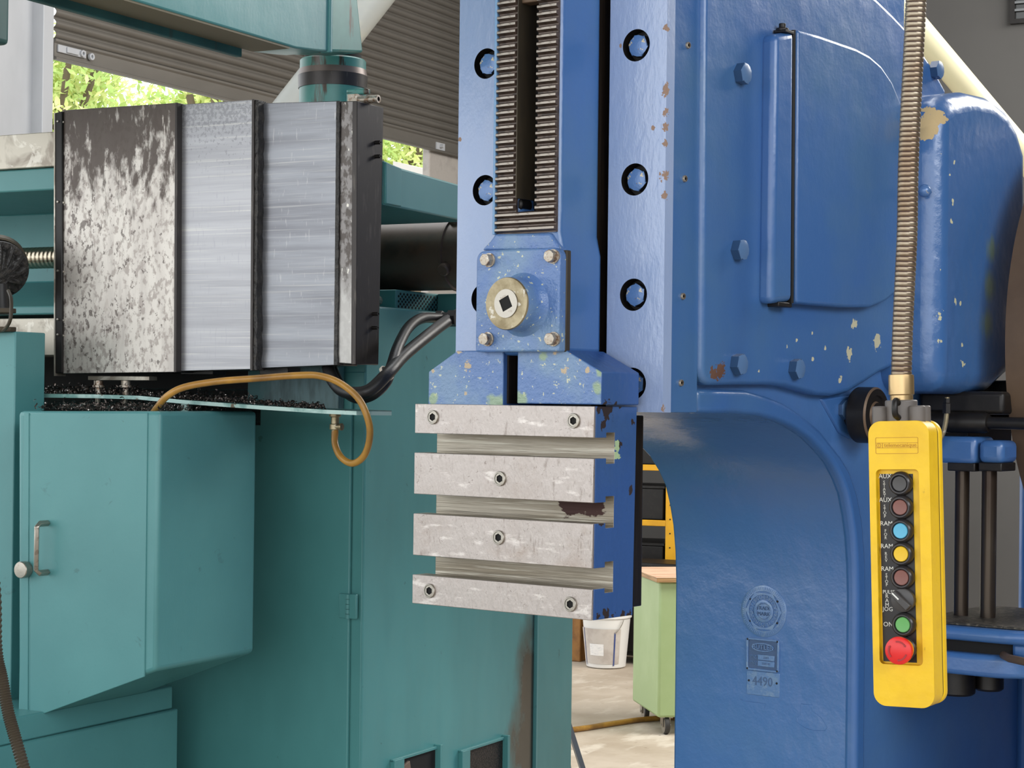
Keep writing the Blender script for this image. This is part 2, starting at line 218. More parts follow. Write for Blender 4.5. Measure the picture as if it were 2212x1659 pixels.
# ------------------------------------------------------------------ mesh building
def ax3(axis, a, b, c):
    """a,b are the in-plane coordinates, c along the axis"""
    return {'v': (a, c, b), 'u': (c, a, b), 'z': (a, b, c)}[axis]
class MB:
    def __init__(s, *mats): s.bm = bmesh.new(); s.mats = list(mats)
    def prism(s, axis, poly, c0, c1, holes=(), m=0, mcap0=None, mcap1=None, medge=None, mh=None):
        bm = s.bm; loops = [list(poly)] + [list(h) for h in holes]
        caps = []
        for c, mc in ((c0, mcap0), (c1, mcap1)):
            vl = [[bm.verts.new(ax3(axis, a, b, c)) for a, b in lp] for lp in loops]; caps.append(vl)
            mi = m if mc is None else mc
            if holes:
                es = [bm.edges.new((l[i], l[(i + 1) % len(l)])) for l in vl for i in range(len(l))]
                r = bmesh.ops.triangle_fill(bm, use_beauty=True, use_dissolve=False, edges=es)
                for g in r['geom']:
                    if isinstance(g, bmesh.types.BMFace): g.material_index = mi
            else:
                bm.faces.new(vl[0]).material_index = mi
        for k in range(len(loops)):
            n = len(loops[k])
            for i in range(n):
                f = bm.faces.new((caps[0][k][i], caps[0][k][(i + 1) % n], caps[1][k][(i + 1) % n], caps[1][k][i]))
                f.material_index = (mh if (k and mh is not None) else m) if (medge is None or k or i not in medge) else medge[i]
        return s
    def box(s, u0, u1, v0, v1, z0, z1, m=0):
        return s.prism('z', [(u0, v0), (u1, v0), (u1, v1), (u0, v1)], z0, z1, m=m)
    def tube(s, path, r, n=14, m=0, cap=True, rf=None, smooth=True, mf=None):
        pts = [Vector(p) for p in path]; bm = s.bm; prev = None; rings = []
        t0 = (pts[1] - pts[0]).normalized()
        ref = Vector((0, 0, 1)) if abs(t0.z) < .9 else Vector((0, 1, 0))
        nx = t0.cross(ref).normalized()
        for i, p in enumerate(pts):
            t = (pts[min(i + 1, len(pts) - 1)] - pts[max(i - 1, 0)]).normalized()
            nx = (nx - t * nx.dot(t)).normalized(); ny = t.cross(nx)
            rr = rf(i) if rf else r
            rings.append([bm.verts.new(p + nx * (rr * cos(2 * pi * k / n)) + ny * (rr * sin(2 * pi * k / n))) for k in range(n)])
        for i in range(len(rings) - 1):
            for k in range(n):
                f = bm.faces.new((rings[i][k], rings[i][(k + 1) % n], rings[i + 1][(k + 1) % n], rings[i + 1][k])); f.material_index = mf(i) if mf else m
        if cap: bm.faces.new(rings[0]).material_index = m; bm.faces.new(rings[-1]).material_index = m
        return s
    def lathe(s, prof, o, axis='z', n=32, m=0, ms=None):
        """prof: (radius, distance) along the axis vector"""
        o = Vector(o); A = {'z': (0, 0, 1), 'u': (1, 0, 0), 'v': (0, 1, 0), '-v': (0, -1, 0), '-z': (0, 0, -1)}[axis] if isinstance(axis, str) else axis
        A = Vector(A).normalized(); X = A.orthogonal().normalized(); Y = A.cross(X); bm = s.bm; rings = []
        for r, h in prof:
            rings.append([bm.verts.new(o + A * h + X * (r * cos(2 * pi * k / n)) + Y * (r * sin(2 * pi * k / n))) for k in range(n)] if r > 1e-6 else [bm.verts.new(o + A * h)])
        for i in range(len(rings) - 1):
            a, b = rings[i], rings[i + 1]
            for k in range(n):
                vs = (a[k % len(a)], a[(k + 1) % len(a)], b[(k + 1) % len(b)], b[k % len(b)])
                vs = list(dict.fromkeys(vs))
                if len(vs) > 2:
                    bm.faces.new(vs).material_index = ms[i] if ms else m
        for rg in (rings[0], rings[-1]):
            if len(rg) > 2: bm.faces.new(rg).material_index = m
        return s
    def sphere(s, o, r, sc=(1, 1, 1), m=0, n=20):
        g = bmesh.ops.create_uvsphere(s.bm, u_segments=n, v_segments=n // 2, radius=r, matrix=Matrix.Translation(o) @ Matrix.Diagonal((*sc, 1)))
        for v in g['verts']:
            for f in v.link_faces: f.material_index = m
        return s
    def faces(s, verts, faces, m=0):
        vs = [s.bm.verts.new(v) for v in verts]
        for f in faces: s.bm.faces.new([vs[i] for i in f]).material_index = m
        return s
    def mesh(s, name, off=(0, 0, 0), smooth=True, ang=35, fixn=True):
        if fixn: bmesh.ops.recalc_face_normals(s.bm, faces=s.bm.faces[:])
        o = Vector(off)
        for v in s.bm.verts: v.co -= o
        me = bpy.data.meshes.new(name); s.bm.to_mesh(me); s.bm.free()
        for m in s.mats: me.materials.append(m)
        if smooth:
            me.polygons.foreach_set('use_smooth', [True] * len(me.polygons)); me.set_sharp_from_angle(angle=radians(ang))
        return me
def bevel(o, w, seg=2, ang=35):
    b = o.modifiers.new('bevel', 'BEVEL'); b.width = w; b.segments = seg; b.limit_method = 'ANGLE'; b.angle_limit = radians(ang); b.harden_normals = False
    for p in o.data.polygons: p.use_smooth = True
    return o
def props(o, label=None, cat=None, group=None, kind=None):
    if label: o['label'] = label
    if cat: o['category'] = cat
    if group: o['group'] = group
    if kind: o['kind'] = kind
class Thing:
    def __init__(s, name, label, cat, fr, base=(0, 0, 0), group=None, kind=None):
        s.fr = fr; s.base = Vector(base)
        s.root = bpy.data.objects.new(name, None); COL.objects.link(s.root); s.root.empty_display_size = .1
        s.root.matrix_world = fr.m @ Matrix.Translation(s.base); props(s.root, label, cat, group, kind)
    def part(s, name, mb, parent=None, bev=0, seg=2, label=None, kind=None, ang=35, **k):
        me = mb.mesh(name, s.base, **k); o = bpy.data.objects.new(name, me); COL.objects.link(o); o.parent = parent or s.root
        if bev: bevel(o, bev, seg, ang)
        props(o, label, None, None, kind); return o
    def inst(s, name, me, loc, parent=None, rot=(0, 0, 0), bev=0, label=None):
        o = bpy.data.objects.new(name, me); COL.objects.link(o); o.parent = parent or s.root
        o.location = Vector(loc) - s.base; o.rotation_euler = rot
        if bev: bevel(o, bev)
        if label: o['label'] = label
        return o
def single(name, mb, label, cat, fr, base=(0, 0, 0), group=None, kind=None, bev=0, seg=2, **k):
    me = mb.mesh(name, base, **k); o = bpy.data.objects.new(name, me); COL.objects.link(o)
    o.matrix_world = fr.m @ Matrix.Translation(Vector(base)); props(o, label, cat, group, kind)
    if bev: bevel(o, bev, seg)
    return o
def smooth_path(pts, k=8):
    P = [Vector(p) for p in pts]; out = []
    for i in range(len(P) - 1):
        a, b, c, d = P[max(i - 1, 0)], P[i], P[i + 1], P[min(i + 2, len(P) - 1)]
        for j in range(k):
            t = j / k; out.append(.5 * ((2 * b) + (c - a) * t + (2 * a - 5 * b + 4 * c - d) * t * t + (3 * b - a - 3 * c + d) * t ** 3))
    out.append(P[-1]); return out
def circ(cu, cz, r, n=32, a0=0): return [(cu + r * cos(a0 + 2 * pi * i / n), cz + r * sin(a0 + 2 * pi * i / n)) for i in range(n)]
def rrect(a0, a1, b0, b1, r, n=5):
    out = []
    for cx, cy, q in ((a1 - r, b1 - r, 0), (a0 + r, b1 - r, 1), (a0 + r, b0 + r, 2), (a1 - r, b0 + r, 3)):
        for i in range(n + 1):
            t = (q + i / n) * pi / 2; out.append((cx + r * cos(t), cy + r * sin(t)))
    return out
def text_mesh(name, s, size, mat, ext=.0006, align='CENTER', xs=1.0):
    cu = bpy.data.curves.new(name, 'FONT'); cu.body = s; cu.size = size; cu.extrude = ext; cu.align_x = align; cu.align_y = 'CENTER'; cu.resolution_u = 2
    ob = bpy.data.objects.new(name, cu); COL.objects.link(ob)
    dg = bpy.context.evaluated_depsgraph_get(); me = bpy.data.meshes.new_from_object(ob.evaluated_get(dg))
    bpy.data.objects.remove(ob); bpy.data.curves.remove(cu)
    for v in me.vertices: v.co = Vector((v.co.x * xs, -v.co.z, v.co.y))    # lies in the u-z plane, facing -v
    me.materials.clear(); me.materials.append(mat); me.name = name; return me
def hexbolt(mats, r, h, axis='-v', washer=0, dome=.3, rot=0.0, name='bolt', side=0):
    mb = MB(*mats); A = Vector({'-v': (0, -1, 0), 'u': (1, 0, 0)}[axis]); X = Vector((0, 0, 1)); Y = A.cross(X)
    w0 = 0
    if washer: mb.lathe([(washer, -.002), (washer, .003), (washer * .8, .0035)], (0, 0, 0), A, 24); w0 = .003
    def ring(rr, hh): return [mb.bm.verts.new(A * hh + X * (rr * cos(rot + pi / 3 * k)) + Y * (rr * sin(rot + pi / 3 * k))) for k in range(6)]
    def ring12(rr, hh): return [mb.bm.verts.new(A * hh + X * (rr * cos(rot + pi / 6 * k)) + Y * (rr * sin(rot + pi / 6 * k))) for k in range(12)]
    a, b = ring(r, w0 - .002), ring(r, h)
    for k in range(6): mb.bm.faces.new((a[k], a[(k + 1) % 6], b[(k + 1) % 6], b[k])).material_index = side
    c = ring12(r * .9, h + r * .05); cc = ring12(r * .5, h + r * (.05 + dome * .3)); t = mb.bm.verts.new(A * (h + r * (.05 + dome * .36)))
    for k in range(6):
        mb.bm.faces.new((b[k], c[2 * k], c[(2 * k - 1) % 12])); mb.bm.faces.new((b[k], b[(k + 1) % 6], c[2 * k + 1], c[2 * k]))
    for k in range(12):
        mb.bm.faces.new((c[k], c[(k + 1) % 12], cc[(k + 1) % 12], cc[k])); mb.bm.faces.new((cc[k], cc[(k + 1) % 12], t))
    return mb.mesh(name, ang=22)
def socket_screw(mats, r, axis='-v', sock=.5, name='socket_screw', proud=.004):
    mb = MB(*mats); A = Vector({'-v': (0, -1, 0), 'u': (1, 0, 0)}[axis]); X = Vector((0, 0, 1)); Y = A.cross(X); n = 24
    def ring(rr, hh, n=24, hexa=False):
        out = []
        for k in range(n):
            t = 2 * pi * k / n; q = rr
            if hexa: q = rr * cos(pi / 6) / cos((t % (pi / 3)) - pi / 6)
            out.append(mb.bm.verts.new(A * hh + X * (q * cos(t)) + Y * (q * sin(t))))
        return out
    rs = [ring(r, -.001), ring(r, proud - .0008), ring(r * .94, proud), ring(r * .8, proud), ring(r * .76, proud - .001), ring(r * .7, proud - .001), ring(r * sock, proud - .001, hexa=True), ring(r * sock, .0003, hexa=True)]
    mi = [0, 0, 0, 1, 0, 0, 2]
    for i in range(len(rs) - 1):
        for k in range(n): mb.bm.faces.new((rs[i][k], rs[i][(k + 1) % n], rs[i + 1][(k + 1) % n], rs[i + 1][k])).material_index = mi[i]
    mb.bm.faces.new(rs[-1]).material_index = 2
    return mb.mesh(name)

# ================================================================== THE SETTING
W = Frame(115, 128, 10.0, 27.5)          # the shutter wall is the plane u = 0, running into depth along v
def struct(name, mb, fr=W, kind='structure', **k): return single(name, mb, None, None, fr, kind=kind, **k)
struct('floor', MB(conc).box(-.6, 16, -16, 4.95, -.15, 0))
struct('trim_1', MB(ground_m).box(-45, -.62, -20, 40, -.25, -.12))
struct('ceiling', MB(ceil_m).box(-.6, 16, -16, 5.2, 5.6, 5.75))
struct('wall_back', MB(wall_m).box(-.1, 16, 4.9, 5.1, 0, 5.6))
struct('wall_right', MB(wall_m).box(15.8, 16, -16, 4.9, 0, 5.6))
mb = MB(pier_m); mb.box(-.09, -.03, 3.98, 4.9, 0, 5.6); struct('wall_pier', mb, bev=.01)
mb = MB(wall_m); mb.box(-.35, -.12, -1.0, 4.0, 4.75, 5.6); struct('wall_left', mb)
mb = MB(jamb_m); mb.box(-.9, -.055, -.35, -.02, 0, 5.6); mb.box(-.33, -.32, -.353, -.35, 0, 5.6)
struct('trim_2', mb, bev=.01)
mb = MB(jamb_m); mb.box(-.06, .02, -.10, -.02, 0, 5.6); struct('trim_3', mb, bev=.004)

shu = Thing('roller_shutter', 'half raised grey corrugated roller shutter over the bright opening', 'shutter', W, (0, 2, 3.34))
PIT = .0585
def slat_mesh():
    mb = MB(shut); prof = []
    for k in range(9):
        t = k / 8; prof.append((.020 * sin(pi * t) ** .8 * (1 if t < .75 else .9), t * PIT * .82))
    prof += [(.0, PIT * .86), (-.004, PIT * .93), (0.0, PIT)]
    back = [(a - .004, b) for a, b in reversed(prof)]
    pl = prof + back
    n = len(pl)
    a = [mb.bm.verts.new((x, -2.0, z)) for x, z in pl]; b = [mb.bm.verts.new((x, 2.85, z)) for x, z in pl]
    for i in range(n): mb.bm.faces.new((a[i], a[(i + 1) % n], b[(i + 1) % n], b[i]))
    mb.bm.faces.new(a); mb.bm.faces.new(b); return mb.mesh('slat', ang=50)
sm_ = slat_mesh()
for k in range(23): shu.inst('slat', sm_, (0, 2, 3.452 + k * PIT))
mb = MB(shut); mb.prism('v', [(-.012, 3.344), (.022, 3.344), (.022, 3.356), (.006, 3.362), (.006, 3.43), (.016, 3.44), (.016, 3.452), (-.012, 3.452)], 0, 4.86)
shu.part('bottom_rail', mb)
mb = MB(jamb_m); mb.box(.006, .018, .02, .24, 3.385, 3.425); mb.box(.018, .028, .08, .17, 3.39, 3.42)
for vv, zz in ((.205, 3.405), (.275, 3.40)): mb.lathe([(.019, 0), (.019, .02), (.009, .02), (.009, .004)], (.012, vv, zz), 'u', 16)
lt = shu.part('slide_latch', mb, bev=.003, label='pale metal slide latch')
mb = MB(jamb_m); mb.lathe([(.012, 0), (.012, .03)], (.012, 4.05, 3.385), 'u', 12); mb.box(.006, .014, 4.0, 4.12, 3.36, 3.41); shu.part('end_latch', mb)

# far window on the wall, upper right
wf = Thing('window_1', None, None, W, (4.05, 4.9, 4.05), kind='structure')
a = W.f(4.87, (2182, 52)); mb = MB(black)
mb.prism('v', [(a[0], a[1]), (a[0] + .6, a[1]), (a[0] + .6, a[1] + .9), (a[0], a[1] + .9)], 4.86, 4.9, holes=[[(a[0] + .03, a[1] + .03), (a[0] + .57, a[1] + .03), (a[0] + .57, a[1] + .87), (a[0] + .03, a[1] + .87)]])
wf.part('window_frame', mb); wf.part('pane', MB(glass_m).box(a[0] + .02, a[0] + .58, 4.885, 4.895, a[1] + .02, a[1] + .88))
for k in (1, 2, 3): wf.part('glazing_bar', MB(off_red).box(a[0] + .03 + .135 * k, a[0] + .045 + .135 * k, 4.865, 4.885, a[1] + .03, a[1] + .87))
for k in (1, 2, 3, 4): wf.part('glazing_bar', MB(off_red).box(a[0] + .03, a[0] + .57, 4.862, 4.88, a[1] + .03 + .05 * k, a[1] + .045 + .05 * k))

# trees and a roof outside
def tree(px, py, Z, rad, n, label, sq=.8, seed=1):
    rnd = random.Random(seed); d = ray(px, py); c = CAM + d * (Z / d.y)
    t = Thing('tree', label, 'tree', WORLD, (c.x, c.y, 0), group='trees outside the shutter')
    mb = MB(bark); mb.tube(smooth_path([(c.x, c.y, -.1), (c.x + .1, c.y, c.z * .5), (c.x, c.y, c.z)], 4), .12, 8, rf=lambda i: .16 - .012 * i)
    for k in range(5):
        a = rnd.uniform(0, 6.28); e = Vector((c.x + cos(a) * rad * .8, c.y + sin(a) * rad * .8, c.z + rnd.uniform(-.3, .7) * rad)); mb.tube([(c.x, c.y, c.z * .75), e], .04, 6)
    t.part('trunk', mb)
    mb = MB(leaf_m); cl = [(rnd.uniform(-1, 1), rnd.uniform(-1, 1), rnd.uniform(-1, 1), rnd.uniform(.2, .42)) for _ in range(int(16 + rad * 5))]
    for _ in range(n):
        x, y, z, q = rnd.choice(cl); p = Vector([rnd.gauss(0, q) * rad for _ in range(3)]) + Vector((x * rad * .75, y * rad * .75, z * rad * sq * .75)) + c
        s_ = rnd.uniform(.035, .075); e1 = Vector([rnd.uniform(-1, 1) for _ in range(3)]).normalized(); e2 = e1.orthogonal().normalized()
        mb.faces([p - e1 * s_, p + e2 * s_ * .45, p + e1 * s_, p - e2 * s_ * .45], [(0, 1, 2, 3)])
    t.part('foliage', mb, kind='stuff', smooth=False, fixn=False)
tree(110, 205, 21, .78, 3000, 'leafy tree seen at the left end of the bright opening', seed=2)
tree(310, 285, 25, .62, 1700, 'low tree top above the mottled steel cover panel', seed=3)
tree(480, 262, 20, .52, 2200, 'leafy tree right below the shutter rail, near the round pipe', seed=5)
tree(885, 320, 24, 1.1, 4600, 'tree seen between the black cover end and the concrete pier', seed=6)
tree(900, 560, 31, 1.6, 5200, 'low green tree seen around the dark motor barrel', seed=8)
d = W.f(4.0, (905, 372)); 
h = ray(925, 375); c = CAM + h * (19 / h.y)
rt = Thing('shed_roof', 'pale corrugated roof outside, beside the concrete pier', 'roof', WORLD, (c.x, c.y, 0))
mb = MB(roofing); mb.faces([(c.x - .35, c.y, c.z + .12), (c.x + 2.5, c.y + 1.0, c.z - .45), (c.x + 2.5, c.y + 1.0, c.z - .55), (c.x - .35, c.y, c.z + .02), (c.x - .1, c.y + 2.6, c.z + .35), (c.x + 2.8, c.y + 3.4, c.z - .2)], [(0, 1, 2, 3), (0, 1, 5, 4)])
rt.part('roof_sheet', mb); rt.part('shed_wall', MB(roofing).box(c.x - .1, c.x + 2.4, c.y + 1.1, c.y + 1.3, -.1, c.z - .5))

# roof braces (round pipes)
def pipe(name, label, p, q, Z0, Z1, r, mat):
    P = [CAM + ray(*a) * (z / ray(*a).y) for a, z in ((p, Z0), (q, Z1))]; d = P[0] - P[1]
    P[0] = P[1] + d * 1.6
    t = (P[1].z - .0) / max(1e-3, d.z)
    P.append(P[1] - d * t)
    return single(name, MB(mat).tube([P[0], P[2]], r, 28), label, 'pipe', WORLD, tuple(P[2]))
pipe('brace_pipe', 'pale grey round brace pipe leaning behind the teal column', (808, 0), (640, 215), 9.0, 9.0, .078, greypipe)
pipe('brace_pipe', 'cream round brace pipe sloping down behind the blue gear case', (1963, 40), (2093, 195), 8.5, 8.5, .060, cream)

# ------------------------------------------------------------------ things on the far floor
bu = W.t(0, (1309, 1440)); BU = Vector((bu[0], bu[1], 0))
t = Thing('bucket', 'white plastic pail with a wire handle standing behind the ram', 'bucket', W, BU)
R0, R1, H = .118, .148, .36
mb = MB(bucket_m); mb.lathe([(0, .004), (R0 - .004, .004), (R0, .008), (R1 - .004, H - .06), (R1 + .004, H - .058), (R1 + .004, H - .045), (R1, H - .043), (R1 + .003, H - .006), (R1 + .007, H - .004), (R1 + .007, H), (R1 - .004, H), (R0 - .01, .02), (0, .02)], BU, 'z', 48); t.part('pail_body', mb)
def wrap(mb, a0, a1, z0, z1, m=0, e=.0015, n=16):
    vs = []
    for k in range(n + 1):
        a = a0 + (a1 - a0) * k / n
        for z in (z0, z1):
            r = R0 + (R1 - R0) * z / (H - .06) + e; vs.append((BU.x + r * cos(a), BU.y + r * sin(a), z))
    mb.faces(vs, [(2 * k, 2 * k + 2, 2 * k + 3, 2 * k + 1) for k in range(n)], m); return mb
t.part('printed_sleeve', wrap(MB(label_m), radians(-158), radians(-28), .03, .24), label='grey printed sleeve')
t.part('paper_label', wrap(MB(label_w), radians(-112), radians(-72), .08, .15, e=.003), label='white paper label')
t.part('sleeve_edge', wrap(MB(label_b), radians(-134), radians(-131), .02, .24, e=.003, n=2)); t.part('sleeve_edge', wrap(MB(label_b), radians(-46), radians(-42), .02, .22, e=.003, n=2))
pts = []
for k in range(17):
    a = pi * k / 16; pts.append((BU.x - cos(a) * (R1 + .012) * cos(-.45), BU.y - cos(a) * (R1 + .012) * sin(-.45) - sin(a) * .07, H - .06 - sin(a) * .12))
t.part('wire_handle', MB(steel).tube(smooth_path(pts, 3), .003, 8))
single('timber_post', MB(brown_box).box(BU.x - .36, BU.x - .22, BU.y + .1, BU.y + .24, 0, .75), 'brown timber post standing left of the white pail', 'post', W, (BU.x - .27, BU.y + .17, 0), bev=.006)
BU = BU + Vector((-.1, -.12, 0))
t = Thing('steel_locker', 'low black steel locker behind the white pail', 'locker', W, (BU.x + .25, BU.y + .5, 0))
mb = MB(black); mb.box(BU.x - .15, BU.x + .75, BU.y + .3, BU.y + .62, .05, .62); t.part('carcass', mb, bev=.01)
for k in range(2): t.part('door', MB(black).box(BU.x - .13 + k * .44, BU.x + .29 + k * .44, BU.y + .285, BU.y + .3, .08, .6), bev=.004)
for k in range(4): t.part('foot', MB(black).box(BU.x - .14 + .8 * (k % 2), BU.x - .09 + .8 * (k % 2), BU.y + .32 + .23 * (k // 2), BU.y + .37 + .23 * (k // 2), 0, .06))

# hose on the floor
pts = [W.hit(x, y, 2, .014) for x, y in ((1120, 1578), (1200, 1579), (1262, 1573), (1330, 1562), (1400, 1553), (1500, 1548))]
single('floor_hose', MB(hose_amber).tube(smooth_path(pts, 6), .013, 10), 'yellow-brown hose lying on the floor towards the green trolley', 'hose', W, tuple(pts[0]))

# green trolley with a plywood top
G = Frame(1421, 1553, 9.2, -10)
g = Thing('workshop_trolley', 'pale green steel trolley on castors with a plywood top', 'trolley', G, (.2, .26, 0))
mb = MB(green_l); mb.box(0, .55, 0, .52, .085, .735); g.part('cabinet_body', mb, bev=.012)
g.part('front_panel', MB(green_l).box(.13, .53, -.004, 0, .10, .72), bev=.002)
mb = MB(ply, ply_edge); mb.prism('z', [(-.02, -.03), (.6, -.03), (.6, .56), (-.02, .56)], .735, .758, m=1, mcap1=0); g.part('plywood_top', mb, bev=.002, label='bare plywood board top')
def castor(x, y, rz):
    mb = MB(steel); mb.box(x - .03, x + .03, y - .03, y + .03, .08, .086); 
    for s_ in (-1, 1): mb.box(x + s_ * .018 - .002, x + s_ * .018 + .002, y - .02, y + .02, .035, .085)
    mb.lathe([(.006, -.024), (.006, .024)], (x, y - .008, .045), 'u', 10)
    c = g.part('castor', mb); mw = MB(tyre, steel); mw.lathe([(.012, -.014), (.03, -.013), (.040, -.013), (.045, -.008), (.045, .008), (.040, .013), (.03, .013), (.012, .014)], (x, y - .008, .045), 'u', 28, ms=[1, 1, 0, 0, 0, 1, 1]); g.part('wheel', mw, parent=c)
for x, y in ((.05, .05), (.05, .46), (.5, .05), (.5, .46)): castor(x, y, 0)

# yellow rack and its dark bins
Y = Frame(1449, 1200, 12.2, 20)
r = Thing('storage_rack', 'yellow steel storage rack standing behind the trolley', 'rack', Y, (0, .3, 0))
def zy(py, v=0): return Y.f(v, (1449, py))[1]
for x0, vv in ((-.037, 0), (-.037, .55), (-1.25, 0), (1.3, 0)):
    mb = MB(rack_y); mb.prism('z', [(x0, vv), (x0 + .074, vv), (x0 + .074, vv + .06), (x0 + .07, vv + .06), (x0 + .07, vv + .005), (x0 + .004, vv + .005), (x0 + .004, vv + .06), (x0, vv + .06)], 0, 2.2)
    p = r.part('upright', mb)
    if vv == 0:
        for k in range(18): r.part('bolt', MB(black).lathe([(.005, 0), (.005, .004)], (x0 + .03, vv + .001, .4 + k * .09), '-v', 8), parent=p)
for py in (1005, 1125, 1250):
    z = zy(py); r.part('beam', MB(rack_y).box(-1.18, -.038, .0, .03, z - .037, z), bev=.003)
    r.part('beam', MB(rack_y).box(.038, 1.3, .0, .03, z - .075, z - .03), bev=.003)
    r.part('shelf', MB(black).box(-1.2, 1.3, .03, .55, z - .02, z - .008))
for k, (py, uu) in enumerate(((1125, -.75), (1005, -.75), (1250, -.75), (1125, .45), (1250, .45))):
    z = zy(py); a = Thing('storage_bin', ['dark grey bin on the middle shelf of the yellow rack', 'dark grey bin on the top shelf of the yellow rack', 'dark grey bin low on the yellow rack above the plywood', 'dark bin right of the yellow upright, middle shelf', 'dark bin right of the yellow upright, low shelf'][k], 'bin', Y, (uu, .3, z - .008), group='bins on the yellow rack')
    a.part('bin_body', MB(black).box(uu - .5, uu + .68 - (.2 if uu > 0 else 0), .08, .5, z - .006, z + .2), bev=.01); a.part('bin_rim', MB(black).box(uu - .505, uu + .685 - (.2 if uu > 0 else 0), .075, .505, z + .2, z + .215))

# thin steel leg by the teal cabinet
L = Frame(1250, 1640, 6.6, 27)
z0 = L.hit(1262, 1659, 1, 0).z
t = Thing('stand', 'thin grey steel stand leg leaning beside the teal cabinet', 'stand', L, (0, 0, 0))
a, b = L.hit(1236, 1590, 1, 0), L.hit(1257, 1656, 1, 0); dd = (b - a) / (a.z - b.z)
q = b + dd * b.z; top = a - dd * .12
t.part('leg', MB(off_red).tube([tuple(top), tuple(q)], .012, 4, smooth=False)); t.part('leg', MB(off_red).tube([tuple(top), (top.x - (q.x - top.x), top.y + .1, 0)], .012, 4)); t.part('leg', MB(off_red).tube([tuple(top), (top.x - .1, top.y + .35, 0)], .012, 4))
t.part('cross_bar', MB(off_red).box(top.x - .1, top.x + .02, -.02, .03, top.z - .01, top.z + .01))

# ================================================================== TEAL MACHINE (left)
T = Frame(770, 800, 4.2, 28)
tm = Thing('milling_machine', 'large teal milling machine at left with stepped steel way covers', 'machine', T, (-.5, .5, 0))
P = tm.part
# cross rail: teal channel with two steel ways, extruded along u
zz = [T.hit(60, y, 1, .12).z for y in (290, 365, 413, 655, 680, 688, 768)]
zU, zS, zL, z655, z680, zW0, zW1 = zz
ch = [(.12, zS), (.12, zL), (.60, zL), (.60, 1.913), (.17, z655 + .005), (.12, z655 - .008), (.12, z680), (.75, z680), (.75, zS)]
P('cross_rail', MB(teal).prism('u', ch, -2.3, -.45), bev=.004)
P('upper_way', MB(way_steel).box(-2.3, -.45, .108, .5, zS + .001, zU), bev=.002, label='stained bare steel way')
P('lower_way', MB(way_steel).box(-2.3, -.45, .112, .5, zW1, zW0), bev=.002, label='bare steel way strip')
c = T.hit(90, 557, 1, .22); pts = []; R_ = .0275; n = 0
u = -1.3
while u < -.5: pts.append((u, .22, c.z)); u += .0034
P('ball_screw', MB(screw_steel).tube(pts, R_, 24, rf=lambda i: R_ - (.0035 if i % 4 == 0 else 0)), label='shiny steel ball screw', ang=25)
P('end_bracket', MB(teal_dark).box(-.62, -.5, .14, .6, zL - .02, 1.86), bev=.006)
# stepped telescopic covers
def plate(name, px, v, m, side=black_steel, back=.095, b=.0015):
    return P(name, MB(side, m).prism('v', T.f(v, *px), v, back, mcap0=1), bev=b)
p1 = plate('cover_panel', [(136, 807), (378, 804), (381, 222), (136, 238)], -.03, cover1)
p1['label'] = 'outer cover panel, mottled brown-black above and pale grey below'
p2 = plate('cover_panel', [(384, 802), (546, 798), (551, 215), (384, 226)], -.016, cover2); p2['label'] = 'middle cover panel of brushed bright steel'
p3 = plate('cover_panel', [(556, 796), (722, 789), (728, 218), (566, 223)], 0.0, cover3); p3['label'] = 'inner cover panel of darker brushed steel'
P('cover_lip', MB(black_steel).prism('v', T.f(-.0305, (377, 805), (383, 804), (385, 222), (380, 222)), -.034, .05), bev=.001)
P('edge_flange', MB(black).prism('v', T.f(-.036, (118, 806), (134, 806), (134, 240), (118, 244)), -.036, .09), bev=.002, label='black flange edge with small screws')
P('flange_edge_line', MB(way_steel).prism('v', T.f(-.037, (117, 812), (119, 812), (119, 244), (117, 244)), -.038, .0))
scr = hexbolt([steel], .0028, .003, '-v')
for y in (262, 436, 585, 723, 690): 
    a = T.f(-.036, (126, y)); tm.inst('screw', scr, (a[0], -.0365, a[1]))
    a = T.f(-.031, (133, y + 2)); tm.inst('screw', scr, (a[0] + .006, -.0305, a[1]))
rnd = random.Random(4)
def wavy(x0, x1, y0, y1, n=46, j=1.6, lean=0.0):
    l, r_ = [], []
    for k in range(n + 1):
        y = y0 + (y1 - y0) * k / n; s_ = lean * k / n
        l.append((x0 + s_ + rnd.uniform(-.5, .5) * j * .6, y)); r_.append((x1 + s_ + rnd.uniform(-1, 1) * j, y))
    return l + r_[::-1]
P('wiper_strip', MB(rubber).prism('v', T.f(-.012, *wavy(551, 564, 217, 800, lean=-5)), -.022, .01), bev=.001, label='crumbling black rubber wiper')
P('wiper_strip', MB(black_steel).prism('v', T.f(-.02, *wavy(547, 552, 215, 800, j=.2, lean=-4)), -.025, .0))
P('wiper_strip', MB(rubber).prism('v', T.f(-.004, *wavy(727, 735, 218, 789, j=.8, lean=-5)), -.006, .02), bev=.001)
P('end_panel', MB(black_steel, cover4).prism('v', T.f(0, (728, 784), (765, 787), (770, 218), (736, 219)), -.001, .1, mcap0=1), bev=.002, label='narrow speckled grey end panel')
a = T.s(0, (768, 788), (817, 788), (828, 232), (771, 218))
P('end_plate', MB(black_steel).prism('u', a, -.012, .001), bev=.0015, label='blackened steel end plate')
P('cover_frame', MB(black).box(-.80, -.02, .06, .10, 1.676, 2.245))
for q in ((811, 308), (811, 338), (806, 678), (805, 708)):
    a = T.s(0.001, q); mb = MB(black, hole); mb.lathe([(.0045, 0), (.0045, .014), (.0022, .014), (.0022, .008)], (.001, a[0], a[1]), 'u', 14, ms=[0, 0, 1]); P('stud', mb)
